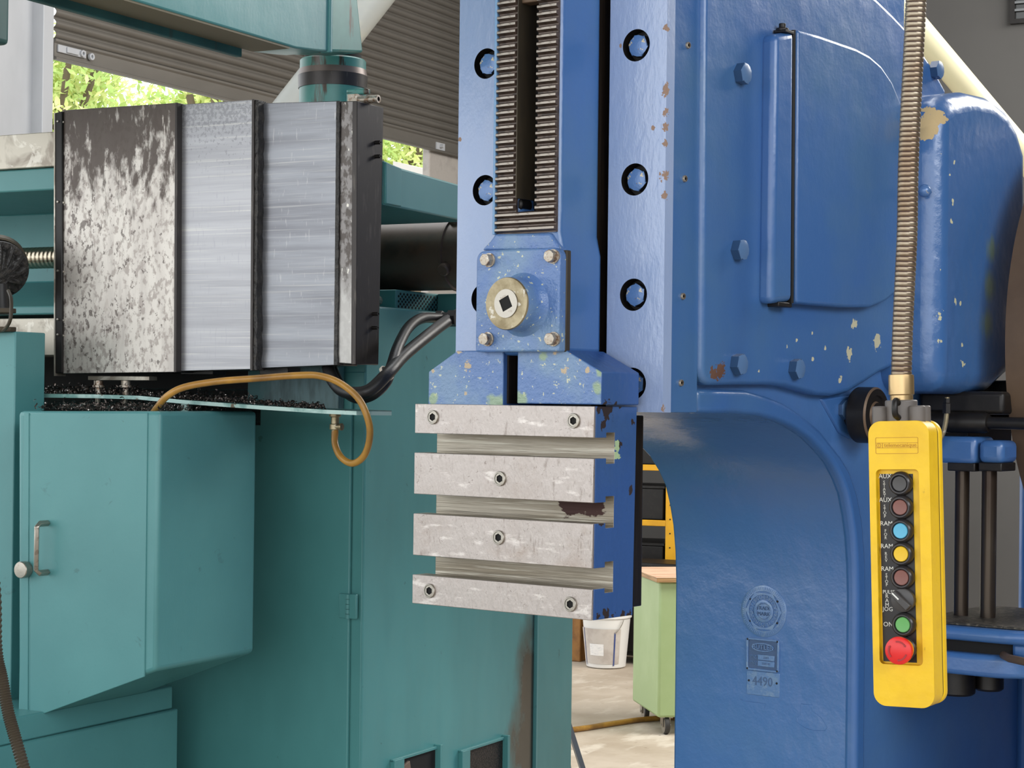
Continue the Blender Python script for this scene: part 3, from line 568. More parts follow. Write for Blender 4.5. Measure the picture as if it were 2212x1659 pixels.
# things below the cover
a = T.f(.0, (190, 812), (322, 822)); P('adjusting_plate', MB(way_steel).box(a[0][0], a[1][0], 0, .03, a[1][1], a[0][1]), bev=.001)
for x in (207, 266):
    a = T.f(.0, (x, 822), (x, 850)); mb = MB(steel_rusty); mb.lathe([(.011, 0), (.011, -.010), (.014, -.011), (.014, -.016), (.007, -.017), (.007, -.06)], (a[0][0], .01, a[0][1]), 'z', 12); P('levelling_screw', mb)
for (x0, x1) in ((560, 622), (390, 460)): 
    a = T.f(.03, (x0, 802), (x1, 806)); P('support_block', MB(black).box(a[0][0], a[1][0], .03, .08, a[1][1] - .004, a[0][1] + .01), bev=.002)
P('recess_shade_panel', MB(hole).box(-1.6, -.44, .262, .3, 1.53, 1.75), label='black panel painted as shade behind the tray')  # solid black panel put in as the shade of the void here
P('streaked_panel', MB(M('streaked_grey_panel', (96, 124, 128), .45, .1, [dict(c=(70, 92, 94), s=30, st=(1, 1, .2), lo=.45, hi=.62), dict(c=(60, 104, 106), s=5, st=(1, 1, .5), lo=.5, hi=.6, off=4)])).box(-.46, -.2, .235, .26, 1.57, 1.72), bev=.002)
# body: front door and the long side cabinet
dk = P('front_door', MB(teal_mid).box(-1.4, T.f(.262, (758, 1000))[0], .262, .272, 0.02, 1.62), bev=.003)
hz = T.f(.262, (752, 1310)); hg = P('hinge', MB(teal_mid).box(hz[0] - .022, hz[0] + .026, .256, .264, hz[1] - .028, hz[1] + .03), bev=.002)
for k in range(5): P('hinge_knuckle', MB(teal_mid).lathe([(.0055, 0), (.0055, .0105)], (hz[0] + .003, .256, hz[1] - .028 + k * .0116), 'z', 12), parent=hg)
P('front_frame', MB(teal_mid).box(-1.0, -.152, .273, .40, 0, 1.66), bev=.002)
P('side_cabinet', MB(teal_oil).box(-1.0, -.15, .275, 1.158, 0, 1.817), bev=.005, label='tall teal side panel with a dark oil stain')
P('rear_cabinet', MB(teal_mid).box(-1.0, -.145, 1.166, T.s(-.145, (1236, 1500))[0], 0, 1.817), bev=.004)
P('panel_edge', MB(teal).box(-.17, -.141, 1.157, 1.165, 0, 1.817), bev=.001)
for nm, (x0, x1, yt, yt2), lab in (('vent', (843, 943, 1630, 1612), 'vent opening with torn edge'), ('vent', (990, 1088, 1606, 1592), 'vent with dark mesh')):
    a, b, c, d = T.s(-.148, (x0, 1700), (x1, 1700), (x1, yt2), (x0, yt)); zt = c[1]; e = .012
    mb = MB(teal_mid); mb.box(-.15, -.136, a[0], a[0] + .045 if x0 < 900 else a[0] + .04, zt - .32, zt); mb.box(-.15, -.130, b[0] - e, b[0], zt - .32, zt + .006); mb.box(-.15, -.14, a[0], b[0], zt - .005, zt + .002)
    v_ = P('vent_frame', mb, bev=.001)
    P('vent_backing', MB(hole if x0 < 900 else M('vent_mesh', (64, 56, 50), .5, .3, [dict(c=(24, 20, 18), s=220, lo=.45, hi=.55)], [(300, (1, 1, 1), .8, .002)])).box(-.151, -.146, a[0] + .04, b[0] - e, zt - .32, zt - .004), parent=v_)
    if x0 < 900:
        mb = MB(M('torn_gasket', (110, 92, 80), .8)); q = [(a[0] + .045, zt - .02), (a[0] + .075, zt - .012), (a[0] + .085, zt - .05), (a[0] + .078, zt - .09), (a[0] + .066, zt - .16), (a[0] + .045, zt - .2)]
        mb.prism('u', q, -.146, -.138); P('torn_gasket', mb, parent=v_, bev=.002)
# perforated guard on top of the side cabinet
a = T.s(-.2, (855, 672), (948, 676), (948, 632), (856, 632)); g0, g1, gz0, gz1 = a[0][0], a[1][0], 1.818, T.s(-.2, (900, 630))[1]
gd = P('perforated_guard', MB(teal_mid).box(-.45, -.2, g0, g1, gz0, gz1), bev=.003, label='teal perforated sheet guard')
gd2 = P('perforated_guard', MB(teal_mid).box(-.2, -.12, g1 - .01, g1 + .12, gz0, gz1), bev=.003)
mb = MB(hole); k = 0
for i in range(24):
    for j in range(8):
        vv = g0 + .012 + i * (g1 - g0 - .02) / 23; z_ = gz0 + .008 + j * .0125 + (.006 if i % 2 else 0)
        if z_ < gz1 - .006: mb.lathe([(.0032, 0), (.0032, .0012)], (-.2, vv, z_), 'u', 8); 
        if z_ < gz1 - .006 and i < 9: mb.lathe([(.0032, 0), (.0032, .0012)], (-.12, g1 + i * .012, z_), 'u', 8)
P('perforations', mb, parent=gd, kind='stuff')
pts = [T.hit(x, y, 0, -.25) for x, y in ((800, 646), (828, 652), (846, 662), (860, 668))]
P('bent_pipe', MB(way_steel).tube(smooth_path(pts, 4), .012, 10))
# arm to the right of the cover
a = T.s(0, (829, 442), (829, 346), (866, 363), (1010, 404), (1010, 479)); a = [(max(x, .101), y) for x, y in a]
P('side_arm', MB(teal_mid).prism('u', a, -.3, 0), bev=.004)
a = T.s(.0, (829, 350), (863, 364), (863, 446), (829, 440)); P('arm_face', MB(teal_mid).prism('u', [(max(x, .101), y) for x, y in a], -.002, .006), bev=.002)
# upper box and round column
zb = T.s(-.1, (640, 104))[1]; v0_ = T.s(-.1, (710, 100))[0]; v1_ = T.s(-.1, (787, 115))[0]; v2_ = T.s(-.1, (772, 0))[0]
vk = T.s(-.1, (640, 104))[0]; zc0 = T.s(-.1, (708, 111))[1]; zc1 = T.s(-.1, (786, 114))[1]
P('upper_housing', MB(teal).prism('u', [(-.9, zb), (vk, zb), (T.s(-.1, (680, 109))[0], T.s(-.1, (680, 109))[1]), (v0_, zc0), (v0_, 2.75), (-.9, 2.75)], -.215, -.1), bev=.004)
P('housing_weld', MB(teal).box(-.12, -.094, v0_ - .004, v0_ + .008, zc0 - .002, 3.1), bev=.003)
P('column_bracket', MB(teal_rust).prism('u', [(v0_, zc0), (v1_, zc1), (v2_, zc1 + .14), (v2_ - .02, 3.1), (v0_, 3.1)], -.20, -.102), bev=.006)
P('housing_flange', MB(M('grimy_underside', (112, 104, 84), .6)).box(-.2, -.104, -.9, vk - .02, zb - .004, zb), label='grimy bare underside flange')
P('housing_lip', MB(teal_dark).box(-.215, -.2, -.9, vk - .06, zb - .022, zb), bev=.002)
c = T.hit(719, 165, 1, .25); zc = lambda y: T.hit(719, y, 1, .172).z
rr = .079
P('column', MB(teal_rust).lathe([(rr, 1.75), (rr, zc(178))], (c.x, .25, 0), 'z', 56), label='round teal column with grease runs')
P('column_ring', MB(black_steel).lathe([(rr + .002, zc(179)), (rr + .003, zc(151)), (rr + .001, zc(150.5))], (c.x, .25, 0), 'z', 56), label='dark steel ring')
P('column_ring', MB(M('warm_grey_steel', (116, 104, 98), .4, .4)).lathe([(rr + .002, zc(150.5)), (rr, zc(137))], (c.x, .25, 0), 'z', 56))
P('column_cap', MB(teal_rust).lathe([(rr - .001, zc(137)), (rr - .001, zc(118)), (rr - .004, zc(115)), (rr - .012, zc(114.5))], (c.x, .25, 0), 'z', 56))
P('column_gap', MB(hole).lathe([(rr - .012, zc(116)), (rr - .012, zc(104))], (c.x, .25, 0), 'z', 40))
a = T.f(.172, (745, 111)); P('cap_screw', MB(black).lathe([(.008, 0), (.008, .01)], (c.x + .02, .19, zc(113)), 'z', 12))
# fitting on the cover end
a = T.hit(765, 222, 0, -.02)
mb = MB(teal_rust); mb.box(-.075, -.055, .06, .075, 2.245, 2.285); mb.box(-.075, -.02, .06, .075, 2.275, 2.288); P('fitting_bracket', mb, bev=.003)
mb = MB(steel_rusty, hole); mb.box(-.055, -.03, .035, .06, 2.246, 2.272); mb.lathe([(.009, 0), (.009, .05), (.005, .05), (.005, .03)], (-.03, .045, 2.259), 'u', 16, ms=[0, 0, 1]); P('grease_fitting', mb)
# drive motor barrel
c = T.hit(900, 552, 1, .62); u0 = T.hit(700, 552, 1, .62).x; u1 = T.hit(985, 552, 1, .62).x; u2 = T.hit(1030, 552, 1, .62).x
rb = .0895
mo = P('drive_motor', MB(pipe_dark).lathe([(rb, u0), (rb, u1), (rb + .003, u1 + .002), (rb + .003, u1 + .008), (rb - .002, u1 + .01), (rb - .002, u2), (rb - .02, u2 + .004)], (0, .62, c.z), 'u', 56), label='dark round motor barrel')
P('motor_flange', MB(orange).lathe([(rb - .01, u2 + .003), (rb + .004, u2 + .004), (rb + .004, u2 + .03), (0, u2 + .03)], (0, .62, c.z), 'u', 48), parent=mo, label='orange flange')
for q, r_ in (((972, 488), .014), ((966, 594), .016)):
    h = T.hit(q[0], q[1], 1, .55); d = Vector((0, h.y - .62, h.z - c.z)); d = Vector((0, -.5 if q[1] < 500 else -.9, .86 if q[1] < 500 else -.45))
    P('motor_plug', MB(pipe_dark).lathe([(r_, 0), (r_, .018), (r_ * .8, .022)], (h.x, .62 + d.y * (rb - .006), c.z + d.z * (rb - .006)), tuple(d), 16), parent=mo)
# front cabinet
uR = -.3006
a = T.f(-.3, (38, 1562), (58, 1553), (336, 1449), (345, 888), (38, 888)); a[2] = (uR, a[2][1]); a[3] = (uR, a[3][1])
z_ = a[2][1]
fc = Thing('chip_cabinet', 'bright teal sheet-metal cabinet with sloping bottom, at lower left', 'cabinet', T, (-.5, -.1, .9))
fc.part('cabinet_shell', MB(teal).prism('v', a, -.3, .054), bev=.010, seg=3)
zt = a[3][1]
dp = T.f(-.303, (64, 1553), (312, 1462), (318, 892), (66, 892)); fc.part('door', MB(teal).prism('v', dp, -.303, -.2985), bev=.0015)
dp = T.f(-.302, (40, 1545), (60, 1548), (62, 892), (52, 892)); fc.part('door_frame', MB(teal).prism('v', dp, -.302, -.2985), bev=.001)
k_ = T.f(-.32, (47, 1231)); mb = MB(steel); mb.lathe([(.006, -.02), (.017, -.018), (.0185, -.012), (.0185, .002), (.017, .0035), (.006, .0045), (0, .0045)], (k_[0], -.322, k_[1]), '-v', 32); fc.part('lock_knob', mb, label='round bare steel knob')
h0, h1 = T.f(-.33, (79, 1136), (79, 1230)); hb0 = T.f(-.303, (104, 1130), (104, 1236))
pts = [(hb0[0][0], -.303, hb0[0][1]), (hb0[0][0], -.33, hb0[0][1]), (hb0[0][0] - .001, -.338, hb0[0][1] - .006), (hb0[0][0] - .001, -.338, hb0[1][1] + .006), (hb0[1][0], -.33, hb0[1][1]), (hb0[1][0], -.303, hb0[1][1])]
fc.part('handle', MB(steel).tube(pts, .0075, 4, cap=True), bev=.002, label='square-bar steel pull handle')
fc.part('corner_clip', MB(teal).box(a[0][0] - .012, a[0][0] + .018, -.31, -.28, a[0][1] - .004, a[0][1] + .02), bev=.002)
# upright post and base
a0 = T.f(-.25, (27, 900))[0]
P('front_post', MB(teal).box(-1.6, T.f(-.22, (31, 900))[0], -.22, -.12, 0, T.f(-.22, (20, 716))[1]), bev=.003)
P('base_plinth', MB(teal).box(-1.6, -.6, -1.4, .164, 0, T.s(-.6, (385, 1530))[1]), bev=.004)
P('base_top', MB(teal).box(-1.6, -.606, -1.4, .15, T.s(-.6, (385, 1530))[1], T.s(-.6, (385, 1480))[1]), bev=.004)
# hanging corner of the control box, top left
q = T.hit(22, 99, 1, -.2); P('control_box', MB(teal_dark).box(-1.6, q.x, -.9, -.2, q.z, 2.8), bev=.012, seg=3)

# chip tray
TE = M('pale_teal_edge', (168, 196, 190), .4, 0, [dict(c=(110, 150, 144), s=14, lo=.5, hi=.62), dict(c=(90, 80, 60), s=30, lo=.66, hi=.7, off=3)])
tr = Thing('chip_tray', 'long thin pale-edged tray covered in swarf under the steel covers', 'tray', T, (-.5, .05, 1.58))
ed = [(20, 852), (100, 851), (200, 852), (300, 855), (395, 864), (560, 876), (700, 885), (770, 888), (846, 889)]
fr_, bk, = [], []
for i, (x, y) in enumerate(ed):
    h = T.hit(x, y, 1, -.10 if i < 8 else .0); fr_.append(h); vb = .22 if i < 6 else (.14 if i < 8 else .03); bk.append(Vector((T.hit(x, y, 1, vb).x, vb, h.z + .002)))
mb = MB(teal_dark, TE); n = len(fr_)
vs = [tuple(v) for v in fr_] + [tuple(v) for v in bk] + [(v.x, v.y, v.z - .0085) for v in fr_] + [(v.x, v.y, v.z - .0085) for v in bk]
mb.faces(vs, [(i, i + 1, n + i + 1, n + i) for i in range(n - 1)] + [(2 * n + i, 3 * n + i, 3 * n + i + 1, 2 * n + i + 1) for i in range(n - 1)] + [(n - 1, 3 * n - 1, 4 * n - 1, 2 * n - 1), (0, n, 3 * n, 2 * n)], 0)
mb.faces(vs, [(i, 2 * n + i, 2 * n + i + 1, i + 1) for i in range(n - 1)] + [(n + i, n + i + 1, 3 * n + i + 1, 3 * n + i) for i in range(n - 1)], 1)
tr.part('tray_sheet', mb)
a = T.f(-.09, (391, 866), (404, 892)); tr.part('tray_strap', MB(TE).box(a[0][0], a[1][0], -.09, -.085, a[1][1], a[0][1]), bev=.001)
a = T.f(-.04, (724, 888), (724, 935)); mb = MB(brass_worn); X_, Z_ = a[0][0], a[0][1]
mb.lathe([(.013, 0), (.013, -.012), (.009, -.013), (.009, -.028), (.012, -.029), (.012, -.04), (.008, -.041), (.008, -.055)], (X_, -.04, Z_), 'z', 12); mb.lathe([(.005, 0), (.005, .016), (.008, .017), (.008, .022)], (X_, -.045, Z_ - .034), 'u', 12)
tr.part('drain_valve', mb, bev=.0005, label='small brass drain valve')
def swarf(mb, c, s_, rnd):
    a = rnd.uniform(0, 6.28); r_ = s_ * rnd.uniform(.3, .6); ax = Vector([rnd.uniform(-1, 1) for _ in range(3)]).normalized(); X = ax.orthogonal().normalized(); Y = ax.cross(X); vs = []
    for k in range(5):
        t = a + k * .9; p = Vector(c) + X * (r_ * cos(t)) + Y * (r_ * sin(t)) + ax * (k * s_ * .12); vs += [p - ax * s_ * .14, p + ax * s_ * .14]
    mb.faces(vs, [(2 * k, 2 * k + 2, 2 * k + 3, 2 * k + 1) for k in range(4)])
mb = MB(swarf_m); rnd = random.Random(9)
for k in range(1500):
    x = rnd.uniform(30, 700); i = max(j for j in range(n - 1) if ed[j][0] <= max(x, 20)); tt = (x - ed[i][0]) / (ed[i + 1][0] - ed[i][0])
    f_ = fr_[i].lerp(fr_[i + 1], tt); b_ = bk[i].lerp(bk[i + 1], tt); hgt = .016 if x < 300 or x > 420 else .010
    p = f_.lerp(b_, rnd.uniform(.04, .95)); swarf(mb, (p.x, p.y, p.z + abs(rnd.gauss(0, .5)) * hgt * (1 if x < 560 else .5) + .002), rnd.uniform(.006, .012), rnd)
tr.part('swarf', mb, kind='stuff', smooth=False, fixn=False, label='dark curly metal chips')
mb = MB(swarf_m)
for k in range(700):
    swarf(mb, (rnd.uniform(-.68, -.33), rnd.uniform(-.28, -.02), zt + .001 + abs(rnd.gauss(0, .007))), rnd.uniform(.006, .011), rnd)
fc.part('swarf', mb, kind='stuff', smooth=False, fixn=False, label='dark curly metal chips heaped on the cabinet')

# hoses
def hose(name, label, pts, r, mat, sub=8, extra=None, n=14):
    sp = smooth_path(pts, sub); t = Thing(name, label, 'hose', T, tuple(pts[0])); t.part('hose_tube', MB(mat).tube(sp, r, n)); return t
am = [T.hit(*a) for a in ((322, 905, 1, -.22), (338, 882, 1, -.24), (362, 855, 1, -.25), (400, 836, 1, -.24), (470, 824, 1, -.22), (560, 817, 1, -.2), (640, 811, 1, -.17), (690, 812, 1, -.14), (735, 828, 1, -.12), (775, 862, 1, -.11), (796, 910, 1, -.10), (798, 950, 1, -.09), (786, 985, 1, -.08), (762, 1001, 1, -.07), (737, 988, 1, -.06), (724, 960, 1, -.05), (724, 930, 1, -.04))]
hose('coolant_hose', 'amber plastic hose looping over the chip tray and under it', am, .0075, hose_amber)
bh = [T.hit(*a) for a in ((708, 790, 1, .05), (716, 815, 1, .0), (735, 840, 1, -.03), (765, 850, 1, -.05), (800, 842, 1, -.04), (838, 806, 1, .0), (870, 770, 1, .1), (920, 728, 1, .25), (965, 694, 1, .4), (1010, 668, 1, .5))]
h2 = hose('hydraulic_hose', 'thicker black hose sagging straight down from behind the blue flange', bh, .0145, hose_black)
b2 = [T.hit(*a) for a in ((718, 800, 1, .07), (735, 832, 1, .01), (765, 858, 1, -.02), (800, 855, 1, -.02), (832, 828, 1, .0), (846, 790, 1, .04), (860, 748, 1, .1), (882, 708, 1, .2), (910, 688, 1, .3), (945, 687, 1, .4), (1000, 690, 1, .5))]
h3 = hose('hydraulic_hose', 'kinked black hose rising steeply then bending right to the fitting', b2, .0125, hose_black)
q = T.hit(835, 806, 1, .0); q1 = T.hit(842, 799, 1, .0); mb = MB(white_tie); mb.lathe([(.0185, -.003), (.0185, .003), (.016, .003), (.016, -.003)], tuple(q), tuple((q1 - q).normalized()), 20); h2.part('cable_tie', mb, label='pale cable tie')
q = T.hit(957, 688, 1, .42); mb = MB(black); mb.lathe([(.019, -.016), (.019, .0), (.015, .001), (.015, .016), (.02, .017), (.02, .04)], tuple(q), 'u', 6); h3.part('hose_nut', mb)
cc = [T.hit(*a) for a in ((-8, 1400, 1, -.72), (5, 1470, 1, -.73), (18, 1540, 1, -.74), (36, 1605, 1, -.75), (60, 1690, 1, -.76), (80, 1760, 1, -.76))]
cc = [cc[0] + Vector((-.12, .05, .30)), cc[0] + Vector((-.03, .02, .14))] + cc + [cc[-1] + Vector((.05, -.02, -.25)), Vector((cc[-1].x + .06, -.85, .02))]
sp = smooth_path(cc, 26)
t = Thing('flexible_conduit', 'dark ribbed conduit crossing the lower left corner', 'conduit', T, tuple(cc[-1])); t.part('ribbed_tube', MB(M('ribbed_brown_conduit', (66, 58, 46), .5)).tube(sp, .012, 12, rf=lambda i: .0125 if i % 2 else .0102))

# ribbed dome lamp with a wire guard, left edge
lp = Thing('work_lamp', 'black finned round lamp with a wire bail at the left edge', 'lamp', T, tuple(T.hit(0, 690, 1, -.18)))
c = T.hit(-4, 585, 1, -.16); A = Vector((.62, -.55, -.35)).normalized(); X = A.orthogonal().normalized(); Y_ = A.cross(X)
mb = MB(rubber); prof = [(.060, -.05), (.066, -.03), (.068, -.005), (.062, .012), (.050, .032), (.034, .044)]
nf = 26; rg = []
for r_, h in prof:
    rg.append([mb.bm.verts.new(c + A * h + X * ((r_ if (k // 2) % 2 == 0 else r_ - .013) * cos(2 * pi * k / (2 * nf))) + Y_ * ((r_ if (k // 2) % 2 == 0 else r_ - .013) * sin(2 * pi * k / (2 * nf)))) for k in range(2 * nf)])
for i in range(len(rg) - 1):
    for k in range(2 * nf): mb.bm.faces.new((rg[i][k], rg[i][(k + 1) % (2 * nf)], rg[i + 1][(k + 1) % (2 * nf)], rg[i + 1][k]))
mb.bm.faces.new(rg[0]); mb.bm.faces.new(rg[-1]); lp.part('finned_housing', mb, smooth=False)
lp.part('rim_ring', MB(rubber).lathe([(.064, -.012), (.0705, -.010), (.0705, -.004), (.064, -.002)], tuple(c), tuple(A), 48))
mb = MB(olive); mb.lathe([(.071, -.055), (.072, -.03), (.068, -.027), (.06, -.075), (.0, -.085)], tuple(c), tuple(A), 40); lp.part('hood', mb, label='olive-grey hood')
for py, dz in ((672, 0), (712, 0)):
    q = T.hit(44, py, 1, -.2); lp.part('fork_plate', MB(olive).prism('z', [(q.x - .12, -.26), (q.x - .02, -.255), (q.x + .002, -.235), (q.x + .002, -.215), (q.x - .12, -.17)], q.z - .006, q.z + .005), bev=.002)
pts = [T.hit(*a) for a in ((18, 628, 1, -.24), (24, 645, 1, -.26), (24, 675, 1, -.27), (20, 697, 1, -.27), (8, 712, 1, -.25), (-10, 716, 1, -.22))]
lp.part('wire_bail', MB(olive).tube(smooth_path(pts, 5), .0042, 8)); q = T.hit(0, 640, 1, -.18); lp.part('stem', MB(black).lathe([(.03, -.02), (.022, .01), (.018, .05)], tuple(T.hit(0, 660, 1, -.18)), 'z', 20))
lp.part('post_bracket', MB(olive).box(q.x - .14, q.x - .04, -.24, -.16, T.hit(0, 716, 1, -.2).z - .01, T.hit(0, 668, 1, -.2).z), bev=.003)

# ================================================================== BLUE SLOTTING MACHINE
B = Frame(1288, 880, 3.5, 37.2)
def sp_s(u, base, *q):      # worn spots on a side plane
    return [tuple(B.hit(x, y, 0, u) - Vector(base)) + (r_,) for x, y, r_ in q]
def sp_f(v, base, *q):
    return [tuple(B.hit(x, y, 1, v) - Vector(base)) + (r_,) for x, y, r_ in q]
BB, RB = (-.18, 1.1, 0), (-.21, .1, 1.2)
blue_chip = M('chipped_blue_casting_paint', (60, 103, 162), .32, 0, [dict(c=(74, 112, 152), s=2.5, lo=.45, hi=.7, a=.8), dict(c=(56, 92, 146), s=5, st=(1, 1, .2), lo=.5, hi=.75, a=.5),
    dict(c=(196, 190, 160), s=75, lo=.10, hi=.16, det=4, r=.8, spots=sp_s(.064, BB, (1834, 766, .014), (1894, 738, .016), (1845, 702, .012), (1815, 822, .009), (1700, 747, .005), (1783, 752, .004), (1720, 735, .004), (1756, 774, .005), (1638, 802, .005), (1690, 520, .006), (1700, 480, .005), (1697, 560, .005), (1755, 720, .004), (1820, 640, .005))),
    dict(c=(92, 58, 40), s=80, lo=.05, hi=.1, det=5, r=.8, spots=sp_s(.064, BB, (1556, 803, .016), (1541, 805, .012))),
    dict(c=(190, 170, 130), s=40, lo=.05, hi=.1, r=.8, spots=sp_s(.094, BB, (1780, 82, .010), (1800, 89, .010), (1822, 97, .010), (1842, 103, .008)))], LPL, spec=.75)
blue_gear = M('flaking_blue_case_paint', (60, 103, 160), .28, 0, [dict(c=(74, 112, 162), s=3, lo=.45, hi=.7, a=.7),
    dict(c=(120, 136, 66), s=10, st=(3, 3, .3), lo=.30, hi=.8, off=8, a=.6, k=1.5, spots=sp_s(.17, BB, (2135, 620, .06), (2128, 700, .06), (2140, 540, .05))),
    dict(c=(196, 192, 158), s=75, lo=.12, hi=.17, det=4, r=.8, spots=sp_s(.175, BB, (2062, 350, .007), (2058, 437, .007), (2052, 378, .005), (2055, 478, .006), (2063, 650, .009), (2024, 638, .008), (2034, 680, .012), (2022, 697, .012), (2035, 738, .010), (2075, 655, .005), (2078, 745, .005), (2080, 785, .009), (2030, 395, .008), (2026, 370, .007), (2040, 330, .006), (2035, 590, .010), (2010, 605, .006), (1985, 695, .008))),
    dict(c=(190, 166, 122), s=34, lo=.05, hi=.07, det=6, r=.85, k=3.0, spots=sp_f(B.s(.175, (2030, 500))[0] + .008, BB, (2006, 262, .034), (2030, 252, .030), (2000, 290, .020), (2048, 240, .016)))], [(6, (1, 1, 1), .4, .02), (80, (1, 1, 1), .3, .002)], spec=.8)
blue_flange = M('glossy_blue_flange_sheen', (142, 164, 204), .3, .0, [dict(c=(170, 182, 208), s=4, st=(1, 1, .5), lo=.4, hi=.7, a=.55),  # base lightened to paint in the flange's reflected sheen
    dict(c=(150, 122, 104), s=110, lo=.1, hi=.15, r=.8, spots=sp_f(.14, BB, (1439, 192, .011), (1441, 60, .008), (1439, 240, .008), (1437, 276, .008), (1438, 310, .008), (1437, 380, .010), (1436, 420, .007), (1411, 277, .0035), (1340, 100, .0035), (994, 300, .005), (1436, 880, .008)))],
    [(10, (1, 1, .4), .28, .006), (75, (1, 1, .5), .45, .003)], spec=.9)
blue_ram = M('worn_blue_ram_paint', (84, 118, 172), .34, 0, [dict(c=(112, 142, 172), s=9, lo=.45, hi=.62, a=.75), dict(c=(205, 205, 170), s=95, lo=.66, hi=.69, det=2, a=.8),
    dict(c=(190, 172, 146), s=110, lo=.1, hi=.14, r=.8, spots=sp_f(0, RB, (1011, 789, .009), (1219, 800, .007), (1006, 850, .004), (1200, 760, .007), (990, 757, .006), (1270, 800, .006), (1230, 757, .005), (1253, 775, .005), (935, 800, .004), (1050, 548, .006), (1206, 560, .006), (1200, 700, .005))),
    dict(c=(150, 172, 110), s=26, lo=.0, hi=.4, a=.7, k=2.5, spots=sp_f(0, RB, (1070, 868, .022), (1122, 866, .02), (1290, 840, .014), (1296, 800, .012), (935, 860, .012), (1170, 770, .014)))], [(60, (1, 1, 1), .6, .004), (170, (1, 1, 1), .5, .002)], spec=.7)
blue_side_shade = M('scraped_blue_side_shaded', (52, 88, 148), .4, 0, [dict(c=(62, 94, 138), s=4, lo=.5, hi=.7, a=.6),  # darker base than the front paints in side shade; spots are scrapes
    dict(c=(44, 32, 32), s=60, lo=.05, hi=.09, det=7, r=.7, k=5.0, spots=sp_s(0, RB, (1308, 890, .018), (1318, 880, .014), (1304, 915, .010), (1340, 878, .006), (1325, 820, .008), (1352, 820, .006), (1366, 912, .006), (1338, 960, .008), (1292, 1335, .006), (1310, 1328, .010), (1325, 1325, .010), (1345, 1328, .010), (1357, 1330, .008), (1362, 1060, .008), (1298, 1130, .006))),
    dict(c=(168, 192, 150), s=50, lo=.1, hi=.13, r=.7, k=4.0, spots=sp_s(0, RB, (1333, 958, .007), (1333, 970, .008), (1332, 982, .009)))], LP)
slot_steel = M('oily_slot_lining', (160, 152, 138), .42, .6, [dict(c=(116, 104, 84), s=8, st=(.25, 1, 5), lo=.4, hi=.7, a=.7), dict(c=(190, 184, 170), s=20, st=(.2, 1, 7), lo=.55, hi=.62, off=3, a=.7),
    dict(c=(64, 42, 38), s=40, st=(.5, 1, 1), lo=.0, hi=.10, det=6, r=.5, k=3.6, spots=[tuple(B.hit(x, y, 1, .06) - Vector(RB)) + (r_,) for x, y, r_ in ((1225, 1094, .022), (1255, 1092, .026), (1290, 1090, .022), (1275, 1104, .020))])], [(60, (.1, 1, 3), .5, .002)])
bm_ = Thing('slotting_machine', 'big blue cast-iron slotting machine column at centre and right', 'machine', B, (-.18, 1.1, 0))
P = bm_.part
VF = .14
th = [(.263, 1.578), (.40, 1.5778), (.50, 1.574), (.57, 1.566), (.65, 1.550), (.719, 1.5274), (.775, 1.5), (.8236, 1.4718), (.862, 1.437), (.889, 1.405), (.909, 1.36), (.925, 1.31), (.935, 1.25), (.94, 1.18)]
col_poly = th + [(.942, 0), (2.3, 0), (2.3, .93), (1.33, 1.0), (1.33, 1.62), (1.18, 1.66), (1.18, 2.7), (.263, 2.7)]
blue_col = M('column_blue_sheen', (72, 114, 172), .24, 0, [dict(c=(82, 120, 166), s=2.5, lo=.45, hi=.7, a=.8), dict(c=(150, 160, 110), s=30, lo=.05, hi=.5, a=.6, spots=sp_s(.05, BB, (1832, 1150, .02), (1830, 1130, .015)))], [(3, (1, 1, 1), .3, .03), (45, (1, 1, 1), .3, .003)], spec=1.0)  # base a little lighter to paint in the column's hazy sheen
P('column_casting', MB(blue_col).prism('u', col_poly, -.42, .035), bev=.006, ang=50)
def offs(pts, d):
    out = []
    for i, p in enumerate(pts):
        a, b = pts[max(i - 1, 0)], pts[min(i + 1, len(pts) - 1)]; t = Vector((b[0] - a[0], b[1] - a[1])).normalized(); out.append((p[0] + t.y * d * -1, p[1] + t.x * d))
    return out
rib_o = [(.24, 1.6245), (.45, 1.624), (.54, 1.612), (.602, 1.6), (.66, 1.583), (.704, 1.5667), (.76, 1.545), (.81, 1.515), (.86, 1.485), (.905, 1.45), (.94, 1.40), (.965, 1.34), (.98, 1.26), (.985, 1.18), (.99, 0)]
rib_i = [(x - .002, z - .001) for x, z in th] + [(.939, 0)]
rib_i[0] = (.264, 1.577)
P('throat_rib', MB(blue).prism('u', rib_i + rib_o[::-1][:-1] + [(.264, 1.6245)], .02, .052), bev=.012, seg=4, ang=50)
P('rear_base', MB(blue).box(.03, .42, 1.87, 2.5, 0, 1.5), bev=.02)
P('unseen_shade_block', MB(blue).box(.47, 1.1, 1.1, 2.3, 0, 1.25), bev=.03)  # unseen block added to shade the lower right of the machine
P('shadow_plate', MB(black).box(-.1, .12, 1.36, 1.62, 1.50, 1.66), bev=.004)  # black plates put in as the shadow under the gear case
P('shadow_plate', MB(black).box(.10, .17, 1.50, 1.75, 1.545, 1.66), bev=.004)
